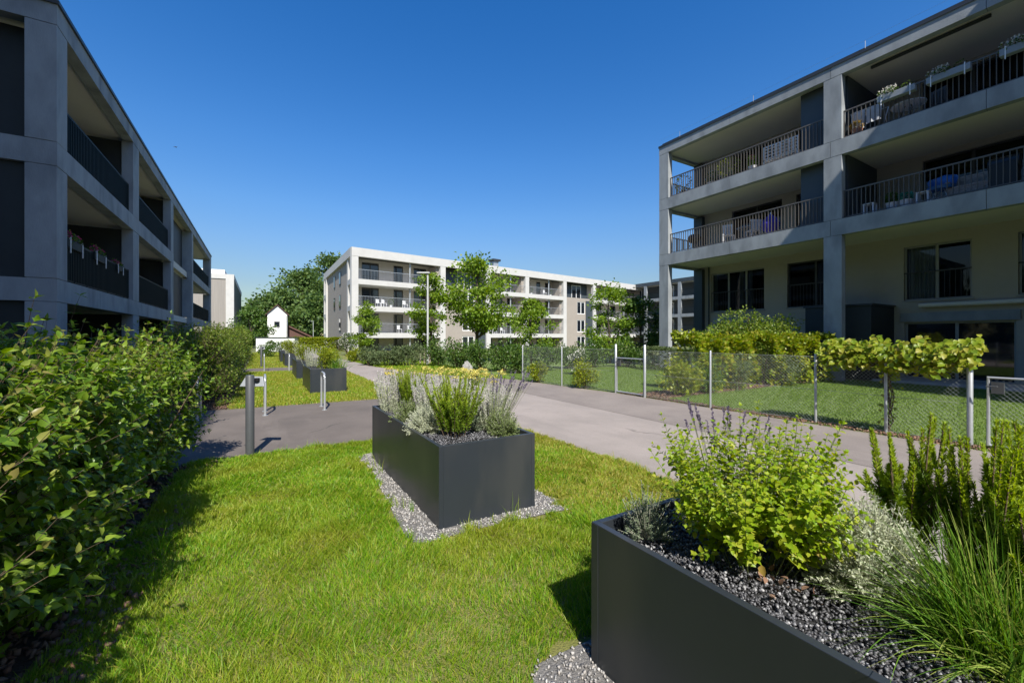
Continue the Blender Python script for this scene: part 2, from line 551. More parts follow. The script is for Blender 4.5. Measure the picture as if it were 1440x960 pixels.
class NB:
    """collects many small pieces (leaves, blades, chips) with numpy"""
    def __init__(s):
        s.v = []
        s.f = []
        s.n = 0

    def add(s, V, faces):
        V = np.asarray(V, dtype=np.float32)
        for f in faces:
            s.f.append(np.asarray(f) + s.n)
        s.v.append(V)
        s.n += len(V)

    def build(s, name, m, parent=None, smooth=False):
        me = bpy.data.meshes.new(name)
        V = np.concatenate(s.v)
        me.vertices.add(len(V))
        me.vertices.foreach_set('co', V.ravel())
        tot = [np.full(len(f), f.shape[1], dtype=np.int32) for f in s.f]
        tot = np.concatenate(tot)
        loops = np.concatenate([f.ravel() for f in s.f]).astype(np.int32)
        start = np.concatenate(([0], np.cumsum(tot)[:-1])).astype(np.int32)
        me.loops.add(len(loops))
        me.loops.foreach_set('vertex_index', loops)
        me.polygons.add(len(tot))
        me.polygons.foreach_set('loop_start', start)
        me.polygons.foreach_set('loop_total', tot)
        if smooth:
            me.polygons.foreach_set('use_smooth', np.ones(len(tot), dtype=bool))
        me.update(calc_edges=True)
        return link_mesh(name, me, m, parent)

    # -- pieces
    def leaves(s, P, D, N, L, W, fine=False, droop=0.18, fold=0.16):
        P = np.asarray(P, float); n = len(P)
        if n == 0: return s
        L = np.broadcast_to(L, (n,))[:, None]
        W = np.broadcast_to(W, (n,))[:, None]
        D = norm(D)
        S = norm(np.cross(D, N))
        N = np.cross(S, D)
        b = np.arange(n)
        if fine:
            v = np.stack([P,
                          P + D * L * .28 + S * W * .42 + N * W * fold, P + D * L * .28, P + D * L * .28 - S * W * .42 + N * W * fold,
                          P + D * L * .62 + S * W * .40 + N * (W * fold - L * droop * .4), P + D * L * .64 - N * L * droop * .4, P + D * L * .62 - S * W * .40 + N * (W * fold - L * droop * .4),
                          P + D * L - N * L * droop], axis=1).reshape(-1, 3)
            i = b * 8
            q = np.concatenate([np.stack([i + 1, i + 2, i + 5, i + 4], 1), np.stack([i + 2, i + 3, i + 6, i + 5], 1)])
            t = np.concatenate([np.stack([i, i + 2, i + 1], 1), np.stack([i, i + 3, i + 2], 1), np.stack([i + 4, i + 5, i + 7], 1), np.stack([i + 5, i + 6, i + 7], 1)])
            s.add(v, [q, t])
        else:
            v = np.stack([P, P + D * L * .45 + S * W * .5, P + D * L - N * L * droop, P + D * L * .45 - S * W * .5], axis=1).reshape(-1, 3)
            i = b * 4
            s.add(v, [np.stack([i, i + 3, i + 2, i + 1], 1)])
        return s

    def blades(s, P, H, lean, W, curve=0.35):
        """upright blades: lean is a horizontal vector of the tip's offset"""
        P = np.asarray(P, float); n = len(P)
        H = np.broadcast_to(H, (n,))[:, None]
        W = np.broadcast_to(W, (n,))[:, None]
        lean = np.asarray(lean, float)
        az = rng.uniform(0, 2 * math.pi, n)
        S = np.stack([np.cos(az), np.sin(az), np.zeros(n)], 1)
        up = np.array([0, 0, 1.0])
        l3 = np.concatenate([lean, np.zeros((n, 1))], 1)
        mid = P + up * H * .58 + l3 * .38
        tip = P + up * H + l3
        v = np.stack([P + S * W * .5, P - S * W * .5, mid + S * W * .42, mid - S * W * .42, tip], 1).reshape(-1, 3)
        i = np.arange(n) * 5
        s.add(v, [np.stack([i, i + 1, i + 3, i + 2], 1), np.stack([i + 2, i + 3, i + 4], 1)])
        return s

    def segs(s, A, B, ra, rb, n=3):
        A = np.asarray(A, float); B = np.asarray(B, float); m = len(A)
        if m == 0: return s
        ra = np.broadcast_to(ra, (m,))[:, None]
        rb = np.broadcast_to(rb, (m,))[:, None]
        T = norm(B - A)
        ref = np.where(np.abs(T[:, 2:3]) > .9, np.array([[1., 0, 0]]), np.array([[0, 0, 1.]]))
        a = norm(np.cross(T, ref)); b = np.cross(T, a)
        vs = []
        for k in range(n):
            an = 2 * math.pi * k / n
            vs.append(A + (a * math.cos(an) + b * math.sin(an)) * ra)
        for k in range(n):
            an = 2 * math.pi * k / n
            vs.append(B + (a * math.cos(an) + b * math.sin(an)) * rb)
        v = np.stack(vs, 1).reshape(-1, 3)
        i = np.arange(m) * 2 * n
        fs = [np.stack([i + k, i + (k + 1) % n, i + n + (k + 1) % n, i + n + k], 1) for k in range(n)]
        s.add(v, [np.concatenate(fs)])
        return s

    def chips(s, P, size, flat=0.6):
        P = np.asarray(P, float); n = len(P)
        size = np.broadcast_to(size, (n,))
        base = np.array([[1, 0, 0], [0, 1, 0], [-1, 0, 0], [0, -1, 0], [0, 0, 1], [0, 0, -1.]])
        sc = rng.uniform(.55, 1.1, (n, 6))[:, :, None]
        v = base[None] * sc
        v[:, :, 2] *= flat
        q = rng.normal(size=(n, 4)); q /= np.linalg.norm(q, axis=1)[:, None]
        w, x, y, z = q.T
        R = np.stack([1 - 2 * (y * y + z * z), 2 * (x * y - z * w), 2 * (x * z + y * w),
                      2 * (x * y + z * w), 1 - 2 * (x * x + z * z), 2 * (y * z - x * w),
                      2 * (x * z - y * w), 2 * (y * z + x * w), 1 - 2 * (x * x + y * y)], 1).reshape(n, 3, 3)
        v = np.einsum('nij,nkj->nki', R, v) * size[:, None, None] + P[:, None, :]
        i = np.arange(n) * 6
        F = [(0, 1, 4), (1, 2, 4), (2, 3, 4), (3, 0, 4), (1, 0, 5), (2, 1, 5), (3, 2, 5), (0, 3, 5)]
        s.add(v.reshape(-1, 3), [np.concatenate([np.stack([i + a, i + b, i + c], 1) for a, b, c in F])])
        return s


def norm(a):
    a = np.asarray(a, float)
    return a / np.maximum(np.linalg.norm(a, axis=-1, keepdims=True), 1e-9)


def rdir(n, up=0.0):
    d = rng.normal(size=(n, 3))
    d = norm(d)
    d[:, 2] += up
    return norm(d)


def inside(px, py, poly):
    poly = np.asarray(poly, float)
    c = np.zeros(len(px), bool)
    j = len(poly) - 1
    for i in range(len(poly)):
        xi, yi = poly[i]; xj, yj = poly[j]
        hit = ((yi > py) != (yj > py)) & (px < (xj - xi) * (py - yi) / (yj - yi + 1e-12) + xi)
        c ^= hit
        j = i
    return c


def scatter(poly, n, holes=()):
    poly = np.asarray(poly, float)
    lo, hi = poly.min(0), poly.max(0)
    p = rng.uniform(lo, hi, (n, 2))
    k = inside(p[:, 0], p[:, 1], poly)
    for h in holes:
        k &= ~inside(p[:, 0], p[:, 1], h)
    return p[k]


def rect(x0, x1, y0, y1):
    return [(x0, y0), (x1, y0), (x1, y1), (x0, y1)]


def sheet(name, pts, z, m, kind='structure'):
    mb = MB()
    mb.poly([(p[0], p[1], z) for p in pts])
    return tag(mb.build(name, m), kind=kind)


# ================================================================== GROUND
g = MB().poly([(-900, -900, -0.03), (900, -900, -0.03), (900, 900, -0.03), (-900, 900, -0.03)])
tag(g.build('ground', M['ground']), kind='structure')
LAWN1 = [(-1.3, -3.0), (3.9, -3.0), (3.9, 5.6), (3.82, 6.55), (-0.75, 6.6)]
LAWN2 = [(-0.6, 11.1), (2.75, 10.95), (3.35, 12.2), (3.45, 21.6), (-0.6, 22.0)]
LAWN3 = [(-0.6, 24.6), (3.4, 24.4), (2.9, 48.0), (-0.6, 48.0)]
sheet('lawn', LAWN1, 0.0, M['lawn'])
sheet('lawn', LAWN2, 0.0, M['lawn'])
sheet('lawn', LAWN3, 0.0, M['lawn'])
sheet('soil_bed', [(-3.2, -3.0), (-1.3, -3.0), (-0.75, 6.6), (-3.2, 6.6)], -0.004, M['soil'])
sheet('soil_bed', [(-3.2, 11.3), (-0.6, 11.1), (-0.6, 48), (-3.2, 48)], -0.004, M['soil'])
PATH = [(3.9, -8), (6.4, -8), (6.4, 16.4), (5.2, 22.5), (5.0, 30), (4.0, 48), (2.9, 48), (3.4, 24.4), (3.45, 21.6), (3.35, 12.2), (2.75, 10.95), (2.72, 6.57), (3.82, 6.55), (3.9, 5.6)]
sheet('path', PATH, 0.004, M['path'])
sheet('path', [(6.4, -8), (8.62, -8), (8.62, 8.6), (8.1, 13.2), (6.4, 16.4)], 0.008, M['path_worn'])
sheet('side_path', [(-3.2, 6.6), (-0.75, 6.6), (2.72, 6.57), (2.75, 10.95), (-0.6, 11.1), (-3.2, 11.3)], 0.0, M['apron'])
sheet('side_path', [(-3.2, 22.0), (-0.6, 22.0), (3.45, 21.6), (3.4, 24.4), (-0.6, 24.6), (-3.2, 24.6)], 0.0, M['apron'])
sheet('garden_lawn', [(8.62, -8), (18.9, -8), (18.9, 30), (9.5, 30), (8.1, 13.2), (8.62, 8.6)], 0.0, M['garden_lawn'])
tag(MB().box(18.9, 20.7, -8, 16, -0.02, 0.06).build('patio', M['patio'], bevel=0.01), kind='structure')
tag(MB().box(18.72, 18.9, -8, 15, -0.02, 0.085).build('kerb', M['kerb'], bevel=0.01), kind='structure')
sheet('lawn', [(8.1, 13.2), (9.5, 30), (9.5, 40), (5.1, 40), (5.0, 30), (5.2, 22.5), (6.4, 16.4)], 0.0, M['lawn'])
sheet('soil_bed', [(9.0, 7.2), (18.2, 7.2), (18.2, 8.3), (9.0, 8.3)], 0.006, M['soil'])

# ------------------------------------------------------------------ planters: where they stand (x = across, y = along)
PW, PL, PH = 0.95, 2.40, 0.69
NEAR = (1.40, -0.83)
FARP = (1.27, 3.28)
planters = [(NEAR, 'near'), (FARP, 'mid')]


def gravel_ring(x, y, ms=0.28):
    return rect(x - ms, x + PW + ms * .8, y - ms * .8, y + PL + ms)


gravel_polys = [
    [(1.10, -1.1), (2.6, -1.1), (2.6, 1.70), (1.6, 1.68), (1.14, 1.69), (1.06, 1.58)],
    [(1.0, 3.22), (1.07, 3.13), (1.6, 3.13), (2.1, 3.09), (2.42, 3.06), (2.46, 3.3), (2.38, 5.9), (1.12, 5.9), (1.14, 5.2), (1.08, 4.3), (1.02, 3.7)],
]
for gp in gravel_polys:
    sheet('gravel_strip', gp, 0.006, M['gravel_base'])
for gp, hole, n in ((gravel_polys[0], rect(NEAR[0], NEAR[0] + PW, NEAR[1], NEAR[1] + PL), 9000), (gravel_polys[1], rect(FARP[0], FARP[0] + PW, FARP[1], FARP[1] + PL), 9000)):
    pp = scatter(gp, n, [hole])
    nb = NB()
    nb.chips(np.c_[pp + rng.normal(0, .012, pp.shape), rng.uniform(.006, .016, len(pp))], rng.uniform(.007, .016, len(pp)))
    tag(nb.build('gravel', M['pebble']), kind='stuff')

# ------------------------------------------------------------------ grass
phole = [rect(NEAR[0], NEAR[0] + PW, NEAR[1], NEAR[1] + PL), rect(FARP[0], FARP[0] + PW, FARP[1], FARP[1] + PL)]


def ragged(poly, amp=0.05):
    out = []
    P = [np.array(p) for p in poly]
    for a, b in zip(P, P[1:] + P[:1]):
        k = max(2, int(np.linalg.norm(b - a) / 0.08))
        for i in range(k):
            out.append(tuple(a + (b - a) * i / k + rng.normal(0, amp, 2)))
    return out


nb = NB()
L1 = [(-1.02, 1.2), (1.3, .2), (3.92, .2), (3.92, 5.6), (3.84, 6.57), (-0.78, 6.66)]
pts = scatter(ragged(L1, .03), 430000, phole + [ragged(gp, .05) for gp in gravel_polys])
# keep what the photo could see, denser close to the camera
n = len(pts)
d = pts @ FWD
patchy = np.sin(pts[:, 0] * 2.1 + np.sin(pts[:, 1] * 1.7)) * np.sin(pts[:, 1] * 1.9 + 1.3) * .5 + .5
keep = rng.random(n) < np.clip(1.35 - d * .09, .45, 1)
pts, patchy = pts[keep], patchy[keep]
n = len(pts)
tuf = np.sin(pts[:, 0] * 9 + 2 * np.sin(pts[:, 1] * 5)) * np.sin(pts[:, 1] * 8 + 2 * np.sin(pts[:, 0] * 6))
h = rng.uniform(.02, .055, n) * (.75 + .6 * patchy) * (1 + .45 * np.clip(tuf, -.6, 1)) * np.where(rng.random(n) < .03, 1.7, 1)
edge = (pts[:, 0] < -0.45)
h = np.where(edge, h * 1.35, h)
az = rng.uniform(0, 2 * math.pi, n) * .75 + 3 * np.sin(pts[:, 0] * 3.1 + np.sin(pts[:, 1] * 2.7) * 2)
ln = rng.uniform(.3, 1.15, n) * h
lean = np.stack([np.cos(az) * ln, np.sin(az) * ln], 1)
wd = rng.uniform(.003, .0055, n) * np.clip(d[keep] / 3.2, .8, 1.6)
dry = rng.random(n) < np.clip((pts[:, 0] - 1.9 + .5 * np.sin(pts[:, 1] * 2.3) + .3 * np.sin(pts[:, 1] * 5.7 + pts[:, 0] * 3)) * .45, .15, .75)
nd = NB()
nb.blades(np.c_[pts, np.zeros(n)][~dry], h[~dry], lean[~dry], wd[~dry])
nd.blades(np.c_[pts, np.zeros(n)][dry], h[dry] * .85, lean[dry], wd[dry])
tag(nb.build('lawn_grass', M['grass'], smooth=True), kind='stuff')
tag(nd.build('dry_grass', M['grass_dry'], smooth=True), kind='stuff')
for poly, cnt, hs in ((LAWN2, 60000, 1.0), (LAWN3, 26000, 1.3)):
    nb = NB()
    pts = scatter(ragged(poly, .03), cnt)
    n = len(pts)
    h = rng.uniform(.035, .075, n) * hs
    az = rng.uniform(0, 2 * math.pi, n)
    lean = np.stack([np.cos(az), np.sin(az)], 1) * (rng.uniform(.2, .9, n) * h)[:, None]
    wd = rng.uniform(.01, .018, n) * hs
    dry = rng.random(n) < .45
    nd = NB()
    nb.blades(np.c_[pts, np.zeros(n)][~dry], h[~dry], lean[~dry], wd[~dry])
    nd.blades(np.c_[pts, np.zeros(n)][dry], h[dry], lean[dry], wd[dry])
    tag(nb.build('lawn_grass', M['grass'], smooth=True), kind='stuff')
    tag(nd.build('dry_grass', M['grass_dry'], smooth=True), kind='stuff')
nb = NB()
pts = scatter([(8.1, 13.25), (9.5, 30), (5.05, 30), (5.25, 22.5), (6.45, 16.4)], 22000)
n = len(pts)
h = rng.uniform(.05, .12, n)
lean = rng.normal(0, .6, (n, 2)) * h[:, None]
nb.blades(np.c_[pts, np.zeros(n)], h, lean, rng.uniform(.014, .024, n))
tag(nb.build('lawn_grass', M['grass'], smooth=True), kind='stuff')
nb = NB()
pts = scatter([(8.7, -1), (18.7, -1), (18.7, 16), (9.0, 16), (8.2, 13.2), (8.7, 8.6)], 150000, [rect(9.0, 18.2, 7.2, 8.3)])
n = len(pts)
h = rng.uniform(.02, .045, n)
az = rng.uniform(0, 2 * math.pi, n)
lean = np.stack([np.cos(az), np.sin(az)], 1) * (rng.uniform(.1, .7, n) * h)[:, None]
nb.blades(np.c_[pts, np.zeros(n)], h, lean, rng.uniform(.008, .016, n))
tag(nb.build('turf_grass', M['turf'], smooth=True), kind='stuff')
nb = NB()
lit = []
for (x0, y0, x1, y1, k, w) in ((3.9, .2, 3.9, 5.6, 1500, .07), (-.7, 6.6, 3.8, 6.57, 900, .05), (-.6, 11.1, 2.75, 10.97, 700, .06), (8.62, -1, 8.62, 8.6, 1500, .09), (8.6, 8.6, 8.1, 13.2, 500, .09)):
    f = rng.random(k)
    lit.append(np.c_[x0 + (x1 - x0) * f + rng.normal(0, w, k), y0 + (y1 - y0) * f + rng.normal(0, w, k), np.full(k, .012)])
lit = np.concatenate(lit)
nb.leaves(lit, rdir(len(lit)) * np.array([1, 1, .15]), rdir(len(lit), 2), rng.uniform(.012, .035, len(lit)), rng.uniform(.004, .012, len(lit)))
tag(nb.build('leaf_litter', M['litter']), kind='stuff')
# seed stalks and weeds along the planter's foot and the hedge
nb = NB()
for (x, y, hh) in [(1.10, 4.0, .22), (1.14, 3.9, .16), (1.18, 3.75, .14), (1.9, 3.1, .26), (1.72, 3.12, .12), (1.55, 3.15, .1), (2.05, 3.1, .11), (1.22, 5.3, .25), (1.2, 5.0, .2), (1.35, 2.75, .22), (-.6, 3.4, .26), (-.62, 3.9, .3), (-.5, 2.9, .24), (-.55, 4.6, .24)]:
    k = 9
    P = np.c_[rng.normal(x, .03, k), rng.normal(y, .04, k), np.zeros(k)]
    hv = rng.uniform(.5, 1, k) * hh
    nb.blades(P, hv, rng.normal(0, .3, (k, 2)) * hv[:, None], .005)
tag(nb.build('weed_blades', M['grass'], smooth=True), kind='stuff')
# bark chips under the hedge
nb = NB()
pp = scatter([(-1.9, 1.0), (-0.75, 1.0), (-0.45, 6.5), (-2.2, 6.5)], 6000)
nb.chips(np.c_[pp, rng.uniform(.0, .03, len(pp))], rng.uniform(.012, .04, len(pp)), .35)
tag(nb.build('bark_mulch', M['bark_chip']), kind='stuff')
nb = NB()
pp = np.concatenate([scatter([(9.0, 7.2), (18.2, 7.2), (18.2, 8.3), (9.0, 8.3)], 4000), scatter([(-2.0, 11.25), (-.5, 11.15), (-.5, 22), (-2, 22)], 3000), scatter([(8.66, -1), (8.95, -1), (8.95, 8.6), (8.66, 8.6)], 2500)])
nb.chips(np.c_[pp, rng.uniform(.0, .03, len(pp))], rng.uniform(.015, .04, len(pp)), .4)
tag(nb.build('bark_mulch', M['bark_chip']), kind='stuff')


# ================================================================== BUILDINGS  (local x along the facade, y inward, z up)
def piece(root, name, m, *boxes, bevel=0.0):
    mb = MB()
    for b in boxes: mb.box(*b)
    return mb.build(name, m, root, bevel=bevel)


def column(root, s0, s1, t0, t1, z0, z1, m=None):
    """a precast column with a recessed joint at head and foot"""
    mb = MB()
    mb.box(s0, s1, t0, t1, z0 + .012, z1 - .012)
    mb.box(s0 + .02, s1 - .02, t0 + .02, t1 - .02, z0, z0 + .012).box(s0 + .02, s1 - .02, t0 + .02, t1 - .02, z1 - .012, z1)
    return mb.build('column', m or M['concrete'], root, bevel=.006)


def band(root, s0, s1, t0, t1, z0, z1, m, joint=3.4):
    """a concrete edge beam cast in lengths with open joints"""
    mb = MB()
    k = max(1, round((s1 - s0) / joint))
    for i in range(k):
        a = s0 + (s1 - s0) * i / k
        b = s0 + (s1 - s0) * (i + 1) / k
        mb.box(a + (0.006 if i else 0), b - (0.006 if i < k - 1 else 0), t0, t1, z0, z1)
    return mb.build('edge_beam', m, root)


def wall(root, s0, s1, t0, t1, z0, z1, holes, m, name='wall'):
    xs = sorted({s0, s1, *[max(s0, min(s1, v)) for h in holes for v in h[:2]]})
    zs = sorted({z0, z1, *[max(z0, min(z1, v)) for h in holes for v in h[2:]]})
    mb = MB()
    for a, b in zip(xs, xs[1:]):
        for c, d in zip(zs, zs[1:]):
            cx, cz = (a + b) / 2, (c + d) / 2
            if any(h[0] < cx < h[1] and h[2] < cz < h[3] for h in holes): continue
            mb.box(a, b, t0, t1, c, d)
    return mb.build(name, m, root)


def window(root, s0, s1, t, z0, z1, n=2, fm='frame', gm='glass', w=0.06, kind='window', rail=False, curtain=()):
    mb = MB()
    mb.box(s0, s0 + w, t, t + .06, z0, z1).box(s1 - w, s1, t, t + .06, z0, z1)
    mb.box(s0 + w, s1 - w, t, t + .06, z0, z0 + w).box(s0 + w, s1 - w, t, t + .06, z1 - w, z1)
    for i in range(1, n):
        c = s0 + (s1 - s0) * i / n
        mb.box(c - w * .7, c + w * .7, t + .002, t + .058, z0 + w, z1 - w)
    f = mb.build(kind, M[fm], root)
    g_ = MB()
    for i in range(n):
        a = s0 + (s1 - s0) * i / n + w * .5
        b = s0 + (s1 - s0) * (i + 1) / n - w * .5
        g_.poly([(a, t + .03, z0 + w * .5), (b, t + .03, z0 + w * .5), (b, t + .03, z1 - w * .5), (a, t + .03, z1 - w * .5)])
    g_.build('pane', M[gm], f)
    if rail:
        r = MB()
        r.box(s0 - .02, s1 + .02, t - .07, t - .04, z0 + 1.0, z0 + 1.04)
        k = int((s1 - s0) / .13)
        for i in range(k + 1):
            x = s0 + (s1 - s0) * i / k
            r.box(x - .006, x + .006, t - .06, t - .048, z0 + .05, z0 + 1.0)
        r.build('guard_rail', M['frame_dark'], f)
    for (a, b) in curtain:
        cm = MB()
        k = 22
        pts = [(a + (b - a) * i / k, t + .14 + .03 * math.sin(i * 2.1)) for i in range(k + 1)]
        for p, q in zip(pts, pts[1:]):
            cm.poly([(p[0], p[1], z0 + .03), (q[0], q[1], z0 + .03), (q[0], q[1], z1 - .03), (p[0], p[1], z1 - .03)])
        cm.build('curtain', M['curtain'], f)
    return f


def railing(root, s0, s1, t, z, m='rail', mt='rail_top', pitch=.125, bw=.018, bt=.04, h=1.0, end=None):
    """end: (t1, s) adds a return run along the end of the balcony"""
    mb = MB()
    mb.box(s0, s1, t - .025, t + .025, z + h - .03, z + h + .015)
    mb.box(s0, s1, t - .012, t + .012, z + .06, z + .09)
    k = max(2, int((s1 - s0) / pitch))
    for i in range(k + 1):
        x = s0 + .02 + (s1 - s0 - .04) * i / k
        mb.box(x - bw / 2, x + bw / 2, t - bt / 2, t + bt / 2, z + (.0 if i % 8 == 0 else .09), z + h - .03)
    if end:
        t1, s = end
        mb.box(s - .02, s + .02, t + .03, t1, z + h - .03, z + h + .013)
        mb.box(s - .012, s + .012, t + .03, t1, z + .06, z + .088)
        k = max(2, int((t1 - t) / pitch))
        for i in range(1, k):
            y = t + (t1 - t) * i / k
            mb.box(s - bt / 2, s + bt / 2, y - bw / 2, y + bw / 2, z + .088, z + h - .03)
    return mb.build('railing', M[m], root)


def slab(root, s0, s1, t0, t1, z0, z1, m='soffit'):
    return piece(root, 'ceiling_slab', M[m], (s0, s1, t0, t1, z0, z1))


# ---------------------------------------------------------------- right block: origin at its far corner, local x runs towards the camera
RB = thing('apartment_block', 'grey concrete apartment block on the right with deep open balconies over a fenced garden', 'building', (17.7, 14.68, 0), -math.pi / 2)
cm = M['concrete']
R_S = [0.0, 7.38, 14.2]
R_END = 15.2
for s in R_S[:2]:
    for (z0, z1) in ((0, 5.22), (5.78, 8.07), (8.62, 10.92)):
        column(RB, s, s + .56, 0.004, .30, z0, z1)
for (z0, z1) in ((0, 5.22), (5.78, 8.07), (8.62, 10.92)):
    piece(RB, 'column', cm, (R_S[2], R_S[2] + .56, 0, .30, z0, z1))
    piece(RB, 'column', M['slate_panel'], (.05, .55, 2.75, 3.2, z0, z1))
for (z0, z1) in ((5.22, 5.78), (8.07, 8.62), (10.92, 11.30)):
    band(RB, 0, R_END, 0, .26, z0, z1, cm)
    piece(RB, 'edge_beam', cm, (0, .26, .26, 13.0, z0, z1))
    slab(RB, .26, R_END, .26, 3.2, z0 + .10, z1 - .06)
mb = MB().box(-.03, R_END, -.03, .25, 11.30, 11.40).box(.1, R_END, .12, .4, 11.40, 11.52)
mb.box(-.03, .25, .25, 13.0, 11.30, 11.40)
mb.build('parapet_cap', M['cap'], RB)
piece(RB, 'roof', M['cap'], (.2, R_END, .4, 13.0, 11.26, 11.36))
u2s = lambda u: 14.68 - u
lower = [(u2s(13.76), u2s(11.0), 2.89, 4.93), (u2s(9.98), u2s(7.75), 2.91, 4.93), (u2s(5.92), u2s(4.16), 2.93, 4.93), (u2s(3.15), u2s(1.4), 2.93, 4.93)]
doors = [(u2s(13.5), u2s(10.6), 0.06, 2.25), (u2s(5.9), u2s(3.19), 0.06, 2.12), (u2s(2.4), u2s(0.2), 0.06, 2.12)]
upd = []
for zf in (5.78, 8.62):
    upd += [(u2s(12.6), u2s(10.2), zf + .02, zf + 2.2), (u2s(9.6), u2s(8.6), zf + .02, zf + 2.2), (u2s(5.4), u2s(2.9), zf + .02, zf + 2.2), (u2s(2.2), u2s(1.0), zf + .02, zf + 2.2)]
wall(RB, .3, R_END, 3.0, 3.3, 0, 11.26, lower + doors + upd, M['taupe'])
piece(RB, 'wall', M['taupe'], (.3, .6, 3.3, 13, 0, 11.26), (.6, R_END, 12.7, 13, 0, 11.26), (R_END - .3, R_END, 3.3, 12.7, 0, 11.26))
piece(RB, 'floors_and_dark_backing', M['room'], (.6, R_END - .3, 3.3, 12.7, 2.6, 2.75), (.6, R_END - .3, 3.3, 12.7, 5.5, 5.65), (.6, R_END - .3, 3.3, 12.7, 8.3, 8.45), (.6, R_END - .3, 4.0, 4.1, 0, 11.2))  # near-black colour stands in for unlit rooms; last box is an added backing
curt = [[(u2s(12.35), u2s(12.15)), (u2s(11.85), u2s(11.7)), (u2s(13.72), u2s(13.55))], [], [(u2s(5.85), u2s(5.08))], [(u2s(3.1), u2s(2.9))]]
for h_, n_, cu in zip(lower, (3, 2, 2, 2), curt):
    window(RB, h_[0], h_[1], 3.1, h_[2], h_[3], n_, curtain=cu, rail=True, fm='frame' if n_ != 2 or h_[0] > 8 else 'frame_dark')
    piece(RB, 'sill', M['frame'], (h_[0] - .05, h_[1] + .05, 2.95, 3.1, h_[2] - .05, h_[2]))
for h_ in doors:
    window(RB, h_[0], h_[1], 3.12, h_[2], h_[3], 2, kind='sliding_door', gm='glass_dark')
for h_ in upd:
    window(RB, h_[0], h_[1], 3.12, h_[2], h_[3], 2, kind='sliding_door', fm='frame_dark')
for h_ in doors:
    piece(RB, 'blind_box', M['concrete'], (h_[0] - .1, h_[1] + .1, 2.94, 3.0, h_[3] + .02, h_[3] + .34))
aw = MB().tube([(u2s(5.45), 2.82, 2.72), (u2s(1.2), 2.82, 2.72)], .075, 12).box(u2s(5.3), u2s(5.24), 2.85, 3.0, 2.66, 2.78).box(u2s(2.3), u2s(2.24), 2.85, 3.0, 2.66, 2.78)
aw.build('awning_roll', M['soffit'], RB, smooth=True)
for zf, zt in ((5.78, 8.13), (8.62, 10.98)):
    piece(RB, 'storage_closet', M['slate_panel'], (u2s(8.24), u2s(6.72), .42, 3.0, zf - .05, zt))
    railing(RB, .56, 7.38, .16, zf, end=(2.75, .12))
    railing(RB, 7.94, R_S[2], .16, zf)
cab = MB()
cab.box(u2s(8.3), u2s(6.2), .9, 3.0, .06, 2.72)
cab.build('storage_closet', M['charcoal'], RB)
piece(RB, 'closet_roof', M['cap'], (u2s(8.35), u2s(6.15), .85, 3.0, 2.72, 2.78))
MB().tube([(.85, 2.9, 0.06), (.85, 2.9, 5.3)], .04, 8).build('downpipe', M['cap'], RB, smooth=True)
piece(RB, 'awning_track', M['cap'], (8.6, 11.4, .5, .58, 10.90, 10.98))
MB().tube([(-.0, .05, 11.72), (R_END, .05, 11.72)], .003, 4).tube([(1.2, .06, 11.4), (1.2, .06, 11.72)], .012, 4).tube([(4.8, .06, 11.4), (4.8, .06, 11.72)], .012, 4).tube([(8.6, .06, 11.4), (8.6, .06, 11.72)], .012, 4).build('lightning_wire', M['steel'], RB)
# unseen mass added as a shadow caster for the lower facade, not a known wing
piece(RB, 'wing', M['concrete'], (16.2, 40, -3.2, 10, 0, 16.7))

# ---------------------------------------------------------------- left block
LB = thing('apartment_block', 'shaded concrete apartment block on the left rising over the dogwood hedge', 'building', (-3.63, 12.4, 0), math.pi / 2)
lc = [(0, .56, .47), (6.17, 6.95, .30), (13.1, 13.8, .30), (20.3, 20.9, .50), (31.4, 32.4, .5)]
bays = [(.56, 6.17), (6.95, 13.1), (13.8, 20.3), (20.9, 31.4)]
L_END = 32.4
for (a, b, dp) in lc:
    for (z0, z1) in ((-.2, 2.33), (2.80, 5.16), (5.65, 8.10)):
        column(LB, a, b, 0.004, dp, z0, z1)
for (z0, z1) in ((2.33, 2.80), (5.16, 5.65), (8.10, 8.52)):
    band(LB, 0, 13.8, 0, .26, z0, z1, cm, 2.6)
    band(LB, 20.3, L_END, 0, .26, z0, z1, cm)
    if z0 > 8: band(LB, 13.81, 20.29, 0, .26, z0, z1, cm)
    else: piece(LB, 'edge_beam', cm, (13.8, 20.3, .46, .60, z0, z1))
    piece(LB, 'edge_beam', cm, (0, .26, .26, 14.0, z0, z1))
    slab(LB, .26, L_END, .262, 3.2, z0 + .10, z1 - .06)
piece(LB, 'parapet_cap', M['cap'], (-.04, L_END + .04, -.04, .3, 8.52, 8.60), (-.04, .3, .3, 14, 8.52, 8.60))
piece(LB, 'roof', M['cap'], (.26, L_END, .3, 14, 8.46, 8.56))
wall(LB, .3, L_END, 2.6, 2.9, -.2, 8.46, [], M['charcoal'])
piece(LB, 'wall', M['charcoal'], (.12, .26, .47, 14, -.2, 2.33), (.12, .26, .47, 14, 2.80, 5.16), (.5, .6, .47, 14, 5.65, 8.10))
for k in range(1, 4):
    piece(LB, 'column', cm, (0, .47, k * 4.3, k * 4.3 + .6, -.2, 2.33), (0, .47, k * 4.3, k * 4.3 + .6, 2.80, 5.16), (0, .47, k * 4.3, k * 4.3 + .6, 5.65, 8.10))
for (z0, z1) in ((-.2, 2.33), (2.80, 5.16), (5.65, 8.10)):
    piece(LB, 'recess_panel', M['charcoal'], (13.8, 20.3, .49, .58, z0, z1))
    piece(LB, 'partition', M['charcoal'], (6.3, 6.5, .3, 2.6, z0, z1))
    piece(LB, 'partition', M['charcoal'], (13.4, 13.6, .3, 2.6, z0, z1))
for zf in (2.80, 5.65):
    for i in (0, 1, 3):
        railing(LB, bays[i][0], bays[i][1], .14, zf, 'rail_dark', pitch=.105, bw=.022, bt=.05)
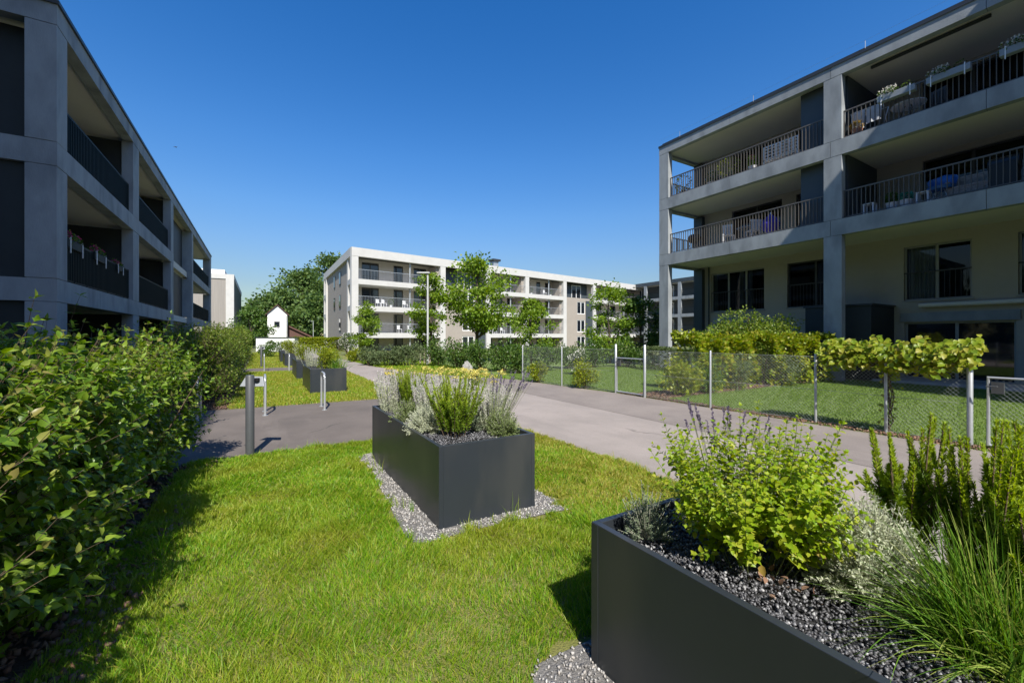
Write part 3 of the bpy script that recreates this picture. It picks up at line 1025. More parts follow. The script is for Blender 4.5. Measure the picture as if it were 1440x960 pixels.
for (a, b) in bays[:2] + bays[3:]:
    for zf in (2.80, 5.65):
        window(LB, a + 1.6, a + 4.0, 2.54, zf + .04, zf + 2.15, 2, fm='frame_dark', gm='glass_dark', kind='sliding_door')
# unseen block added as an occluder to keep the left block in shade
SHADE_BLK = thing('apartment_block', 'unseen tall concrete block added to shade the left apartment block', 'building', (-5.7, -34, 0), math.pi / 2)
piece(SHADE_BLK, 'wall', cm, (0, 40.4, .3, 16, 0, 21.5))
for k in range(1, 7):
    band(SHADE_BLK, 0, 40.4, 0, .3, k * 2.85 - .3, k * 2.85 + .2, cm)

# ---------------------------------------------------------------- far centre block
FC_ROT = math.radians(8.6)
c0 = deep(494.5, 43.5)
FB = thing('apartment_block', 'pale four storey apartment block with white balcony edges behind the young trees', 'building', (c0.x, c0.y, 0), FC_ROT)
wm = M['concrete_pale']
FD = 22.0
FL = 53.5


def sx(px):
    """facade station of the photo's column px on the far block"""
    r = (px - 720) / 590
    dv = FWD + RGT * r
    ax = np.array([math.cos(FC_ROT), math.sin(FC_ROT)])
    A = np.array([[dv[0], -ax[0]], [dv[1], -ax[1]]])
    t = np.linalg.solve(A, np.array([c0.x, c0.y]))
    return float(t[1])


cols = [sx(x) for x in (494.5, 619.5, 684, 739, 792.5, 834.5)]
cols.append(FL - .75)
FZ = [(2.0, 1.45), (4.85, 4.3), (7.65, 7.1)]
for i, s in enumerate(cols):
    piece(FB, 'column', wm, (s, s + .7, 0, .5, -.5, 10.0))
mb = MB().box(0, FL, -.02, .5, 10.0, 10.9).box(0, .5, .5, FD, 10.0, 10.9)
mb.build('roof_beam', wm, FB)
piece(FB, 'roof', M['cap'], (.5, FL - .2, .5, FD, 10.3, 10.8))
bays_f = [(0, 1, 'balcony'), (1, 2, 'stair'), (2, 3, 'balcony'), (3, 4, 'balcony'), (4, 5, 'stair'), (5, 6, 'balcony')]
holes = []
wins = []
for (i, j, kd) in bays_f:
    a, b = cols[i] + .7, cols[j]
    w_ = b - a
    if kd == 'balcony':
        for zf, _ in FZ + [(-.5, 0)]:
            for (f0, f1, n_) in ((.12, .32, 2), (.50, .62, 1), (.76, .93, 2)):
                hh = (a + w_ * f0, a + w_ * f1, zf + .05, zf + 2.2)
                holes.append(hh)
                wins.append((hh, n_, 2.35))
        for zt, zb in FZ:
            piece(FB, 'balcony_slab', wm, (a, b, .0, 2.3, zb, zt))
            mbr = MB()
            mbr.box(a, b, .10, .14, zt + 1.0, zt + 1.04)
            k = int(w_ / .16)
            for q in range(k + 1):
                x = a + w_ * q / k
                mbr.box(x - .006, x + .006, .11, .13, zt, zt + 1.0)
            mbr.build('railing', M['steel'], FB)
        if w_ > 6:
            MB().tube([(a + w_ * .62, .5, -.5), (a + w_ * .62, .5, 10.0)], .09, 8).build('support_pole', M['steel'], FB, smooth=True)
        piece(FB, 'partition', M['taupe_far'], (b - .35, b, .5, 2.3, -.5, 10.0))
    else:
        hs_ = []
        for zf in (-.5, 2.1, 4.95):
            hh = (a + w_ * .42, a + w_ * .72, zf + .2, zf + 2.15)
            hs_.append(hh)
        wall(FB, a, b, .25, .45, -.5, 7.65, hs_, M['taupe_far'])
        for hh in hs_:
            window(FB, hh[0], hh[1], .3, hh[2], hh[3], 2, gm='glass_dark', fm='white', w=.1)
        piece(FB, 'recess_panel', M['slate_panel'], (a, b, 1.4, 1.5, 7.65, 10.0), (a + w_ * .74, b, .2, .25, 0, 7.3))
        window(FB, a + w_ * .40, a + w_ * .75, 1.3, 7.7, 9.8, 2, gm='glass_dark', fm='white', w=.09)
wall(FB, .5, FL, 2.3, 2.6, -.5, 10.2, holes, M['beige_far'])
for hh, n_, t_ in wins:
    window(FB, hh[0], hh[1], t_, hh[2], hh[3], n_, gm='glass_dark', fm='frame_dark', w=.07)
piece(FB, 'end_wall', M['taupe_far'], (.25, .5, 2.6, FD - 2.4, -.5, 10.0))
for (t0, z0, w_) in ((8.0, 7.9, 1.2), (8.0, 5.1, 1.2), (8.0, 2.3, 1.2), (12.5, 7.9, 1.0), (12.5, 5.1, 1.0)):
    fw = piece(FB, 'window', M['frame_dark'], (.18, .25, t0, t0 + w_, z0, z0 + 1.5))
    piece(fw, 'pane', M['glass_dark'], (.165, .18, t0 + .06, t0 + w_ - .06, z0 + .06, z0 + 1.44))
for t_ in (2.2, FD - 2.5, FD - .6):
    piece(FB, 'column', wm, (0, .5, t_, t_ + .6, -.5, 10.0))
for zt, zb in FZ:
    piece(FB, 'balcony_slab', wm, (0, .45, .5, 2.2, zb, zt), (0, .45, FD - 1.9, FD - .6, zb, zt))
piece(FB, 'wall', M['taupe_far'], (.6, FL - .3, FD - .3, FD, -.5, 10.2), (FL - .3, FL, 2.6, FD, -.5, 10.2))
ch = piece(FB, 'chimney', M['steel'], (sx(731), sx(731) + .9, 6, 6.9, 10.8, 12.9))
piece(ch, 'chimney_cap', M['cap'], (sx(731) - .25, sx(731) + 1.15, 5.75, 7.15, 12.9, 13.2))

# the block's plan is a parallelogram: its end wall runs parallel to the path, not square to the front
SKEW = math.tan(FC_ROT)
for o_ in list(FB.children) + [g_ for c_ in FB.children for g_ in c_.children]:
    for v_ in o_.data.vertices:
        if v_.co.x < .76 and v_.co.y > .55: v_.co.x += SKEW * v_.co.y

# ---------------------------------------------------------------- dark block behind, right of centre
c1 = deep(1010, 62)
DB = thing('apartment_block', 'dark grey apartment block seen past the corner column of the right block', 'building', (c1.x, c1.y, 0), -math.pi / 2 - math.radians(0))
DB.location = (c1.x, c1.y + 28, 0)
for k, (z0, z1) in enumerate(((1.9, 2.4), (4.75, 5.25), (7.6, 8.1), (10.4, 11.0))):
    piece(DB, 'edge_beam', M['slate_panel'] if k == 3 else cm, (0, 40, 0, .3, z0, z1))
    slab(DB, .3, 40, .3, 2.2, z0 + .05, z1 - .05)
piece(DB, 'wall', M['slate_panel'], (0, 40, 2.2, 14, -.5, 10.8))
for s in range(0, 40, 7):
    piece(DB, 'column', cm, (s, s + .6, 0, .3, -.5, 1.9), (s, s + .6, 0, .3, 2.4, 4.75), (s, s + .6, 0, .3, 5.25, 7.6), (s, s + .6, 0, .3, 8.1, 10.4))
    for zf in (2.4, 5.25, 8.1):
        railing(DB, s + .6, s + 7, .12, zf, 'rail_dark', pitch=.2)
        window(DB, s + 2, s + 4.6, 2.13, zf + .05, zf + 2.1, 2, gm='glass_dark', fm='white', w=.12)

# ---------------------------------------------------------------- next block of the left row
r_ = (329 - 720) / 590
dv = FWD + RGT * r_
d_ = -3.63 / dv[0] if abs(dv[0]) > 1e-3 else 60
d_ = 62.0
c2 = deep(329, d_)
NB2 = thing('apartment_block', 'end of a pale block with grey vertical cladding beyond the left concrete block', 'building', (c2.x, c2.y, 0), math.pi / 2)
H2 = 1.6 + (473 - 386) / 590 * d_
piece(NB2, 'column', wm, (0, .6, 0, 1.0, -.5, H2 - .7))
piece(NB2, 'roof_beam', wm, (0, 30, -.02, .4, H2 - .7, H2), (0, .6, .4, 14, H2 - .7, H2))
piece(NB2, 'cladding', M['grey_wood'], (.12, .3, 1.0, 14, -.5, H2 - .7))
piece(NB2, 'parapet', M['white'], (1.5, 20, 1.2, 13, H2, H2 + .8))
piece(NB2, 'wall', M['charcoal'], (.6, 30, .05, .3, -.5, H2 - .7))
piece(NB2, 'column', wm, (0, .6, 13.4, 14, -.5, H2 - .7))

# ---------------------------------------------------------------- white house with a gable and brown roof
D_h = 78.0
ch0 = deep(376, D_h)
WH = thing('gabled_house', 'small white gabled house with a brown tiled roof beside the dark trees', 'building', (ch0.x, ch0.y, 0), -YAW + math.radians(27.5))
px2m = D_h / 590
gw = 24.5 * px2m
ge = 1.6 + (473 - 441) * px2m
ga = 1.6 + (473 - 429) * px2m
mb = MB()
pts = [(0, -.5), (gw, -.5), (gw, ge), (gw / 2, ga), (0, ge)]
i = len(mb.v)
mb.v += [(x, 0, z) for x, z in pts] + [(x, 8, z) for x, z in pts]
mb.f += [(0, 1, 2, 3, 4), (9, 8, 7, 6, 5), (0, 5, 6, 1), (1, 6, 7, 2), (4, 9, 5, 0), (2, 7, 8, 3), (3, 8, 9, 4)]
mb.build('wall', M['white'], WH)
mb = MB()
for sgn in (0, 1):
    x0, x1 = (-.35, gw / 2) if sgn == 0 else (gw + .35, gw / 2)
    z0, z1 = ge - .35 * (ga - ge) / (gw / 2), ga
    mb.poly([(x0, -.3, z0 + .06), (x1, -.3, z1 + .06), (x1, 8.2, z1 + .06), (x0, 8.2, z0 + .06)])
    mb.poly([(x0, -.3, z0 + .22), (x1, -.3, z1 + .22), (x1, 8.2, z1 + .22), (x0, 8.2, z0 + .22)])
    mb.poly([(x0, -.3, z0 + .06), (x1, -.3, z1 + .06), (x1, -.3, z1 + .22), (x0, -.3, z0 + .22)])
mb.build('roof', M['roof_tile'], WH)
wf = piece(WH, 'window', M['frame'], (gw * .33, gw * .63, -.06, -.004, 1.6 + 18 * px2m * .72, 1.6 + 18 * px2m * 1.2))
piece(wf, 'pane', M['glass_dark'], (gw * .36, gw * .60, -.075, -.06, 1.6 + 18 * px2m * .77, 1.6 + 18 * px2m * 1.15))
mb = MB()
for z_ in (ge,):
    MB().tube([(-.36, -.3, z_ - .33), (-.36, 8.2, z_ - .33)], .07, 8).tube([(gw + .36, -.3, z_ - .33), (gw + .36, 8.2, z_ - .33)], .07, 8).build('gutter', M['cap'], WH)
MB().tube([(gw - .1, -.06, -.4), (gw - .1, -.06, ge - .3)], .05, 8).build('downpipe', M['frame'], WH)
x0, x1 = gw + .05, gw + 42 * px2m
mb.poly([(x0, 1.5, 1.6 + 17 * px2m), (x1, 1.5, 1.0), (x1, 8, 1.0), (x0, 8, 1.6 + 17 * px2m)])
mb.poly([(x0, 1.5, 1.6 + 14.6 * px2m), (x1, 1.5, .7), (x1, 8, .7), (x0, 8, 1.6 + 14.6 * px2m)])
mb.poly([(x0, 1.5, 1.6 + 17 * px2m), (x1, 1.5, 1.0), (x1, 1.5, .7), (x0, 1.5, 1.6 + 14.6 * px2m)])
mb.build('side_roof', M['roof_tile'], WH)
mb = MB()
mb.poly([(x0, 1.9, -.5), (x1 - .5, 1.9, -.5), (x1 - .5, 1.9, .9), (x0, 1.9, 1.6 + 14 * px2m)])
mb.box(x0, x1 - .5, 1.95, 7.8, -.5, .6)
mb.build('side_wall', M['roof_tile'], WH)
p0, p1 = deep(360, 46), deep(414, 46)
GW = thing('garden_wall', 'low white outbuilding wall in front of the white gabled house', 'wall', (p0.x, p0.y, 0), -YAW)
wl_ = (p1 - p0).length
piece(GW, 'wall', M['white'], (0, wl_, 0, 2.5, -.05, 1.45))
piece(GW, 'coping', M['cap'], (-.08, wl_ + .08, -.08, 2.58, 1.45, 1.53))

# ================================================================== STREET FURNITURE
def make_planter(loc, label, cat='planter', group='anthracite planters along the path'):
    t = thing('planter_box', label, cat, loc, 0, group)
    w = 0.035
    mb = MB()
    mb.box(0, w, 0, PL, 0, PH).box(PW - w, PW, 0, PL, 0, PH).box(w, PW - w, 0, w, 0, PH).box(w, PW - w, PL - w, PL, 0, PH)
    mb.build('shell', M['planter'], t, bevel=.003)
    mb = MB()
    for y in (0.002, PL - .047):
        mb.box(-.0025, 0, y, y + .045, .002, PH - .004).box(PW, PW + .0025, y, y + .045, .002, PH - .004)
    mb.build('corner_strip', M['planter'], t)
    piece(t, 'soil', M['chip_bed'], (w, PW - w, w, PL - w, .2, PH - .075))
    return t


PLN = make_planter((NEAR[0], NEAR[1], 0), 'anthracite planter box nearest the camera holding lemon balm and rosemary')
PLF = dup(PLN, (FARP[0], FARP[1], 0), label='anthracite planter box in its pale gravel strip holding lavender and yellow flowers')
PLB = [dup(PLN, (1.2, 12.88, 0), label='anthracite planter box just beyond the bike hoops, filled with lime green plants'),
       dup(PLN, (1.17, 17.5, 0), label='anthracite planter box partly hidden, with white flowers spilling on its left end'),
       dup(PLN, (1.13, 25.2, 0), label='anthracite planter box past the second side path, next after the white flowered one'),
       dup(PLN, (1.10, 29.8, 0), label='small farthest anthracite planter box, near the white outbuilding wall')]
for (x, y), n, sz in ((NEAR, 17000, (.006, .0135)), (FARP, 9000, (.007, .014))):
    pp = rng.uniform((x + .04, y + .04), (x + PW - .04, y + PL - .04), (n, 2))
    nb = NB()
    hh = .018 * np.sin(pp[:, 0] * 9) * np.sin(pp[:, 1] * 7)
    nb.chips(np.c_[pp, PH - .058 + hh + rng.uniform(0, .014, n)], rng.uniform(*sz, n), .55)
    tag(nb.build('slate_chips', M['chip']), kind='stuff')

# bollard light
def make_bollard(loc, label, rz=0):
    t = thing('bollard_light', label, 'bollard light', loc, rz, 'bollard lights on the lawns')
    MB().lathe([(.052, 0), (.052, 1.075), (.046, 1.083), (.0, 1.084)], n=24).build('post', M['bollard'], t, smooth=True)
    mb = MB()
    i = len(mb.v)
    # a tilted plate behind the post
    def plate(y0, z0, y1, z1, w0, w1, th):
        n_ = Vector((0, -(z1 - z0), (y1 - y0))).normalized() * th
        a = [(-w0, y0, z0), (w0, y0, z0), (w1, y1, z1), (-w1, y1, z1)]
        b = [(p[0], p[1] + n_.y, p[2] + n_.z) for p in a]
        k = len(mb.v)
        mb.v.extend(a + b)
        mb.f.extend([(k, k + 3, k + 2, k + 1), (k + 4, k + 5, k + 6, k + 7), (k, k + 1, k + 5, k + 4), (k + 1, k + 2, k + 6, k + 5), (k + 2, k + 3, k + 7, k + 6), (k + 3, k, k + 4, k + 7)])
    plate(.055, .92, .11, 1.05, .165, .115, .02)
    mb.build('lamp_head', M['lamp_plate'], t, bevel=.003)
    MB().lathe([(.0, 1.0), (.03, 1.0), (.03, 1.04), (0, 1.04)], cx=.07, cy=.045, n=14).build('shadow_knob', M['black'], t, smooth=True)  # black knob standing in for the post's shadow on the plate
    return t


b0 = at(351.5, 641)
BL = make_bollard((b0.x, b0.y, 0), 'dark grey bollard light with pale tilted head at the edge of the near lawn', -YAW)
b1 = at(367.5, 516)
dup(BL, (b1.x, b1.y, 0), -YAW, 'small distant bollard light at the left end of the second side path')

# bike hoops
def make_hoop(x, y, label):
    t = thing('bike_hoop', label, 'bike stand', (x, y, 0), 0, 'galvanised bike hoops on the side paths')
    pts = [(0, 0, -.02), (0, 0, .66)]
    for k in range(1, 8):
        a = math.pi - math.pi * k / 8 / 1
        pts.append((0, .14 + .14 * math.cos(a), .66 + .14 * math.sin(a)))
    pts = [(0, 0, -.02), (0, 0, .66)] + [(0, .13 - .13 * math.cos(math.pi / 2 * k / 5), .66 + .13 * math.sin(math.pi / 2 * k / 5)) for k in range(1, 6)] + \
          [(0, .42 + .13 * math.sin(math.pi / 2 * k / 5), .66 + .13 * math.cos(math.pi / 2 * k / 5)) for k in range(0, 6)] + [(0, .55, -.02)]
    MB().tube(pts, .024, 12).build('hoop', M['steel'], t, smooth=True)
    mb = MB().lathe([(.05, 0), (.05, .008), (.026, .009)], 0, 0, 14).lathe([(.05, 0), (.05, .008), (.026, .009)], 0, .55, 14)
    mb.build('base_plate', M['steel'], t, smooth=True)
    return t


H0 = make_hoop(.09, 9.86, 'galvanised bike hoop standing alone between the bollard light and the far planter')
dup(H0, (1.21, 9.95, 0), label='galvanised bike hoop in front of the lime green planter box')
dup(H0, (-1.03, 9.95, 0), label='galvanised bike hoop half hidden at the end of the near hedge')
h1 = at(371.5, 521)
dup(H0, (h1.x, h1.y - .3, 0), label='distant bike hoop on the second side path, beside the small bollard light')
h2 = at(406.5, 522)
dup(H0, (h2.x, h2.y - .3, 0), label='distant bike hoop on the second side path, nearest the planter row')


# street lamps
M['lamp_paint'] = mat('pale lamp paint', (0.50, 0.51, 0.50), 0.5)


def make_lamp(loc, label, rz):
    t = thing('street_lamp', label, 'street lamp', loc, rz, 'street lamps along the path')
    MB().tube([(0, 0, 0), (0, 0, .9), (0, 0, 5.1)], [.075, .06, .05], 14).build('post', M['lamp_paint'], t, smooth=True)
    mb = MB()
    mb.tube([(0, 0, 5.08), (-.05, 0, 5.16), (-.15, 0, 5.19)], .035, 10)
    mb.build('bracket', M['steel'], t, smooth=True)
    mb = MB()
    mb.prism([(.12, -.13), (.12, .13), (-.45, .15), (-.62, .08), (-.62, -.08), (-.45, -.15)], 5.19, 5.27)
    mb.build('lamp_head', M['lamp_paint'], t, bevel=.02)
    return t


SL = make_lamp(deep(601.5, 24), 'tall steel street lamp standing in front of the narrow young tree', -YAW)
dup(SL, deep(480, 58), -YAW, 'street lamp before the corner of the pale apartment block')
dup(SL, deep(440.5, 100), -YAW, 'far small street lamp above the clipped bright hedge near the white house')

# ---------------------------------------------------------------- chain link fences and gates
def along(p, q, d):
    return p + (q - p) * (d / (q - p).length)


def chain(nb, p, q, z0, z1, pitch=.06, r=.0016):
    p = Vector((p[0], p[1], 0)); q = Vector((q[0], q[1], 0))
    L = (q - p).length
    H = z1 - z0
    t = (q - p) / L
    nrm = Vector((-t.y, t.x, 0))
    A = []; B = []
    for sgn in (1, -1):
        k0 = -int(H / pitch) - 1
        for k in range(k0, int(L / pitch) + int(H / pitch) + 2):
            s0 = k * pitch
            s1 = s0 + sgn * H
            a0, a1 = s0, s1
            za, zb = z0, z1
            lo, hi = 0.0, 1.0
            for bound in (0.0, L):
                pass
            ds = s1 - s0
            f0, f1 = (0 - s0) / ds, (L - s0) / ds
            if f0 > f1: f0, f1 = f1, f0
            lo, hi = max(0, f0), min(1, f1)
            if hi - lo < .01: continue
            off = nrm * (.0018 * sgn)
            A.append(tuple(p + t * (s0 + ds * lo) + off + Vector((0, 0, z0 + H * lo))))
            B.append(tuple(p + t * (s0 + ds * hi) + off + Vector((0, 0, z0 + H * hi))))
    nb.segs(A, B, r, r, 3)


def fence(label, posts, heights=1.27, fat=(), group='chain link fence runs along the path'):
    o = Vector((posts[0][0], posts[0][1], 0))
    t = thing('chain_link_fence', label, 'fence', o, 0, group)
    P = [Vector((p[0], p[1], 0)) - o for p in posts]
    for i, p in enumerate(P):
        r = .034 if i in fat else .022
        h = heights + (.1 if i in fat else 0)
        MB().lathe([(r, -.05), (r, h), (r * .7, h + .012), (0, h + .014)], p.x, p.y, 12).build('post', M['steel'], t, smooth=True)
    nb = NB()
    A = []; B = []
    for p, q in zip(P, P[1:]):
        chain(nb, p, q, .05, heights - .05)
        for z in (.05, .62, heights - .04):
            A.append((p.x, p.y, z)); B.append((q.x, q.y, z))
    nb.segs(A, B, .003, .003, 4)
    nb.build('wire_mesh', M['wire'], t)
    return t


def gate(label, p, q, h=1.02):
    o = Vector((p[0], p[1], 0))
    e = Vector((q[0], q[1], 0)) - o
    t = thing('garden_gate', label, 'gate', o, 0, 'garden gates in the fence')
    u = e.normalized()
    MB().tube([u * .04 + Vector((0, 0, .06)), u * .04 + Vector((0, 0, h)), e - u * .04 + Vector((0, 0, h)), e - u * .04 + Vector((0, 0, .06)), u * .04 + Vector((0, 0, .06))], .022, 10).build('frame', M['steel'], t, smooth=True)
    nb = NB()
    chain(nb, u * .06, e - u * .06, .08, h - .02)
    nb.build('wire_mesh', M['wire'], t)
    mb = MB()
    n = Vector((-u.y, u.x, 0))
    c = u * .13
    mb.box(c.x - .03, c.x + .03, c.y - .06, c.y + .06, h - .22, h - .06)
    mb.tube([c + Vector((-.05, 0, h - .12)), c + Vector((-.09, 0, h - .12)), c + Vector((-.09, .1, h - .12))], .011, 8)
    mb.build('latch', M['bollard'], t)
    return t


fA = [at(735, 535), at(790, 543), at(866, 552.5)]
fB = [at(906.7, 559), at(999, 573.7), at(1147, 594.6), Vector((8.83, 2.75, 0)), Vector((8.85, 1.80, 0))]
fence('galvanised chain link fence run with thin posts, left of the far garden gate', fA, fat=(2,))
fence('galvanised chain link fence run overgrown by lime vines, between the two garden gates', fB, fat=(0, 4))
gate('small galvanised garden gate between two fat posts at the far garden', fA[2], fB[0], 1.0)
gate('galvanised garden gate at the right edge beside the vine covered post', Vector((8.85, 1.66, 0)), Vector((8.9, .55, 0)))
fence('galvanised chain link fence run right of the near garden gate', [Vector((8.9, .45, 0)), Vector((8.92, -1.5, 0)), Vector((8.93, -3.4, 0))])

# ================================================================== BALCONY THINGS
def rb(s, t, z):
    """a point of the right block (u along, depth from the facade)"""
    return (17.7 + t, s, z)


def make_chair(loc, label, m, rz=0, group='balcony chairs'):
    t = thing('balcony_chair', label, 'chair', loc, rz, group)
    MB().box(-.22, .22, -.22, .22, .42, .46).build('seat', M[m], t, bevel=.01)
    mb = MB()
    for k in range(5): mb.box(-.2 + k * .085, -.14 + k * .085, .19, .22, .46, .86)
    mb.box(-.22, .22, .185, .225, .80, .88)
    mb.build('backrest', M[m], t)
    for x in (-.19, .19):
        for y in (-.19, .19):
            MB().box(x - .018, x + .018, y - .018, y + .018, 0, .42).build('leg', M[m], t)
    return t


def make_table(loc, label, m, r=.4, rz=0):
    t = thing('balcony_table', label, 'table', loc, rz)
    MB().lathe([(r, .70), (r, .725), (r - .01, .73), (0, .73)], n=24).build('top', M[m], t)
    for k in range(3):
        a = k * 2.1
        MB().tube([(math.cos(a) * r * .75, math.sin(a) * r * .75, 0), (math.cos(a) * .08, math.sin(a) * .08, .70)], .015, 8).build('leg', M['rail_top'], t)
    return t


def puff(nb, c, r, n, L, W, up=.3, shell=.55):
    """n leaves in an ellipsoid clump"""
    dd = rdir(n)
    rad = rng.uniform(shell, 1, n) ** .5
    r3 = np.array(r if hasattr(r, '__len__') else (r, r, r), float)
    P = np.asarray(c) + dd * rad[:, None] * r3
    D = norm(dd + rng.normal(0, .5, (n, 3)) + np.array([0, 0, up]))
    nb.leaves(P, D, rdir(n, .6), rng.uniform(.7, 1.2, n) * L, rng.uniform(.8, 1.1, n) * W)


def make_pot(loc, label, pot='terracotta', leaf='shrub', h=.5, r=.28, group='potted balcony plants', flower=None):
    t = thing('potted_plant', label, 'potted plant', loc, 0, group)
    MB().lathe([(.12, 0), (.17, .28), (.18, .30), (.15, .30), (.14, .27), (0, .27)], n=18).build('pot', M[pot], t, smooth=True)
    nb = NB()
    puff(nb, (0, 0, .3 + h * .5), (r, r, h * .55), 260, .09, .045)
    k = 8
    nb.segs(np.zeros((k, 3)) + (0, 0, .27), np.c_[rng.normal(0, r * .4, (k, 2)), rng.uniform(.4, .3 + h, k)], .006, .003)
    nb.build('foliage', M[leaf], t)
    if flower:
        nb = NB()
        puff(nb, (0, 0, .3 + h * .9), (r * .6, r * .6, h * .2), 60, .05, .05)
        nb.build('flowers', M[flower], t)
    return t


def make_flowerbox(loc, label, box='cloth_grey', flower='white_flower', L=1.0, rz=0, group='balcony flower boxes', dense=1.0):
    t = thing('flower_box', label, 'flower box', loc, rz, group)
    MB().box(-L / 2, L / 2, -.10, .10, 0, .20).build('trough', M[box], t, bevel=.012)
    mb = MB()
    for x in (-L * .38, L * .38):
        mb.box(x - .012, x + .012, -.115, -.10, -.12, .24).box(x - .012, x + .012, -.10, .16, .2, .215)
    mb.build('bracket', M['white_plastic'], t)
    nb = NB(); nf = NB()
    for k in range(int(L * 7)):
        c = (rng.uniform(-L / 2, L / 2), rng.normal(0, .05), .26 + rng.normal(0, .03))
        puff(nb, c, .12, int(22 * dense), .06, .05)
        if rng.random() < .75: puff(nf, (c[0], c[1], c[2] + .09), .08, int(26 * dense), .04, .04)
    nb.build('foliage', M['shrub'], t)
    nf.build('flowers', M[flower], t)
    return t


# left block: three boxes of pink geraniums on the first floor railing
GB = [make_flowerbox((-3.80, 13.75, 3.62), 'flower box of pink geraniums, nearest of the three on the left block railing', 'rail_dark', 'geranium', 1.0, math.pi / 2, 'geranium boxes on the left block', 1.6),]
GB.append(dup(GB[0], (-3.80, 15.55, 3.62), math.pi / 2, 'flower box of pink geraniums, middle of the three on the left block railing'))
GB.append(dup(GB[0], (-3.80, 17.4, 3.62), math.pi / 2, 'flower box of pink geraniums, farthest of the three on the left block railing', scale=(.7, 1, .8)))
# right block, top floor near bay
z3, z2 = 8.62, 5.78
FBX = make_flowerbox(rb(5.25, .02, z3 + .74), 'pale flower box with white blooms hung leftmost on the top balcony railing', 'zinc', 'white_flower', .95, -math.pi / 2)
dup(FBX, rb(4.05, .02, z3 + .74), label='pale flower box with sparse white blooms hung in the middle of the top railing')
dup(FBX, rb(2.55, .02, z3 + .74), label='pale flower box cut by the right edge of the picture on the top railing')
cl = thing('drying_rack', 'pale laundry on a drying rack beside the column on the top balcony', 'drying rack', rb(6.2, .75, z3), -math.pi / 2)
mb = MB()
for x in (-.45, .45):
    mb.tube([(x, -.3, 0), (x, .25, .95)], .012, 6).tube([(x, .3, 0), (x, -.25, .95)], .012, 6)
mb.tube([(-.45, .25, .95), (.45, .25, .95)], .01, 6).tube([(-.45, -.25, .95), (.45, -.25, .95)], .01, 6)
mb.build('frame', M['white_plastic'], cl)
for k, (a, b) in enumerate(((-.43, -.05), (.0, .42))):
    cm_ = MB()
    for q in range(8):
        x0, x1 = a + (b - a) * q / 8, a + (b - a) * (q + 1) / 8
        y0, y1 = -.27 + .025 * math.sin(q * 1.7), -.27 + .025 * math.sin((q + 1) * 1.7)
        cm_.poly([(x0, y0 - .04, .30 + .1 * k), (x1, y1 - .04, .30 + .1 * k), (x1, y1 + .02, .96), (x0, y0 + .02, .96)])
    cm_.build('cloth', M['cloth_grey'], cl, smooth=True)
make_pot(rb(6.45, .42, z3), 'small pot with a pale peach bloom at the foot of the top balcony laundry', 'terracotta', 'balm_old', .25, .16)
make_table(rb(5.2, .9, z3), 'round white table behind the left flower box on the top balcony', 'white_plastic', .45)
make_chair(rb(4.4, 1.1, z3), 'dark chair beside the white table on the top balcony', 'frame_dark', 1.2)
# right block, top floor far bay
make_pot(rb(13.7, .65, z3), 'bushy dark potted plant in the open far corner of the top balcony', 'bollard', 'shrub', .75, .42)
make_pot(rb(12.2, .7, z3), 'small flowering potted plant right of the bushy one on the top balcony', 'cloth_grey', 'shrub', .5, .22, flower='white_flower')
make_pot(rb(11.3, .65, z3), 'wide bright green potted plant in the middle of the top balcony', 'bollard', 'lime', .75, .5)
make_pot(rb(10.15, .5, z3), 'white pot with a salmon bloom beside the white lattice bench', 'white_plastic', 'shrub', .45, .18, flower='geranium')
make_table(rb(12.6, 1.4, z3), 'slim round table among the top balcony plants', 'rail_top', .35)
lt = thing('lattice_bench', 'white lattice backed bench leaning by the top balcony railing', 'bench', rb(9.05, .55, z3), -math.pi / 2)
mb = MB()
Lw = 1.35
for k in range(9): mb.box(-Lw / 2 + k * (Lw - .05) / 8, -Lw / 2 + .05 + k * (Lw - .05) / 8, .0, .03, .40, .92)
for z in (.40, .53, .66, .79, .90): mb.box(-Lw / 2, Lw / 2, -.012, .0, z, z + .05)
mb.build('backrest', M['white'], lt)
MB().box(-Lw / 2, Lw / 2, -.42, -.02, .34, .39).build('seat', M['white'], lt)
for x in (-Lw / 2 + .03, Lw / 2 - .03):
    for y in (-.38, .02): MB().box(x - .025, x + .025, y - .025, y + .025, 0, .34).build('leg', M['white'], lt)
lt.rotation_euler = (0, 0, math.pi / 2)
# second floor far bay
bq = thing('round_grill', 'dark round grill on legs in the far corner of the second floor balcony', 'grill', rb(13.2, .8, z2))
MB().lathe([(.05, .42), (.26, .52), (.32, .66), (.32, .70), (.24, .84), (.06, .90), (0, .90)], n=20).build('bowl', M['black'], bq, smooth=True)
for k in range(3):
    a = k * 2.09
    MB().tube([(math.cos(a) * .36, math.sin(a) * .36, 0), (math.cos(a) * .15, math.sin(a) * .15, .5)], .014, 6).build('leg', M['black'], bq)
make_chair(rb(11.35, .7, z2), 'white chair on the second floor balcony, left of the violet parasol', 'white_plastic', 1.9)
make_chair(rb(10.3, .8, z2), 'pale blue chair on the second floor balcony beside the folded violet parasol', 'cloth_grey', 2.6)
make_table(rb(10.8, 1.2, z2), 'grey round table between the two pale chairs of the second floor balcony', 'lamp_plate', .42)
pz = thing('folded_parasol', 'folded violet blue parasol lying over a stand on the second floor balcony', 'parasol', rb(9.55, .75, z2))
MB().lathe([(.16, 0), (.16, .06), (.03, .08), (.03, .1)], n=16).build('stand', M['bollard'], pz)
MB().lathe([(.04, .1), (.30, .35), (.36, .55), (.24, .78), (.05, .95), (0, .96)], n=14).build('canopy', M['violet'], pz)
MB().tube([(0, 0, .1), (0, 0, 1.05)], .018, 8).build('pole', M['steel'], pz)
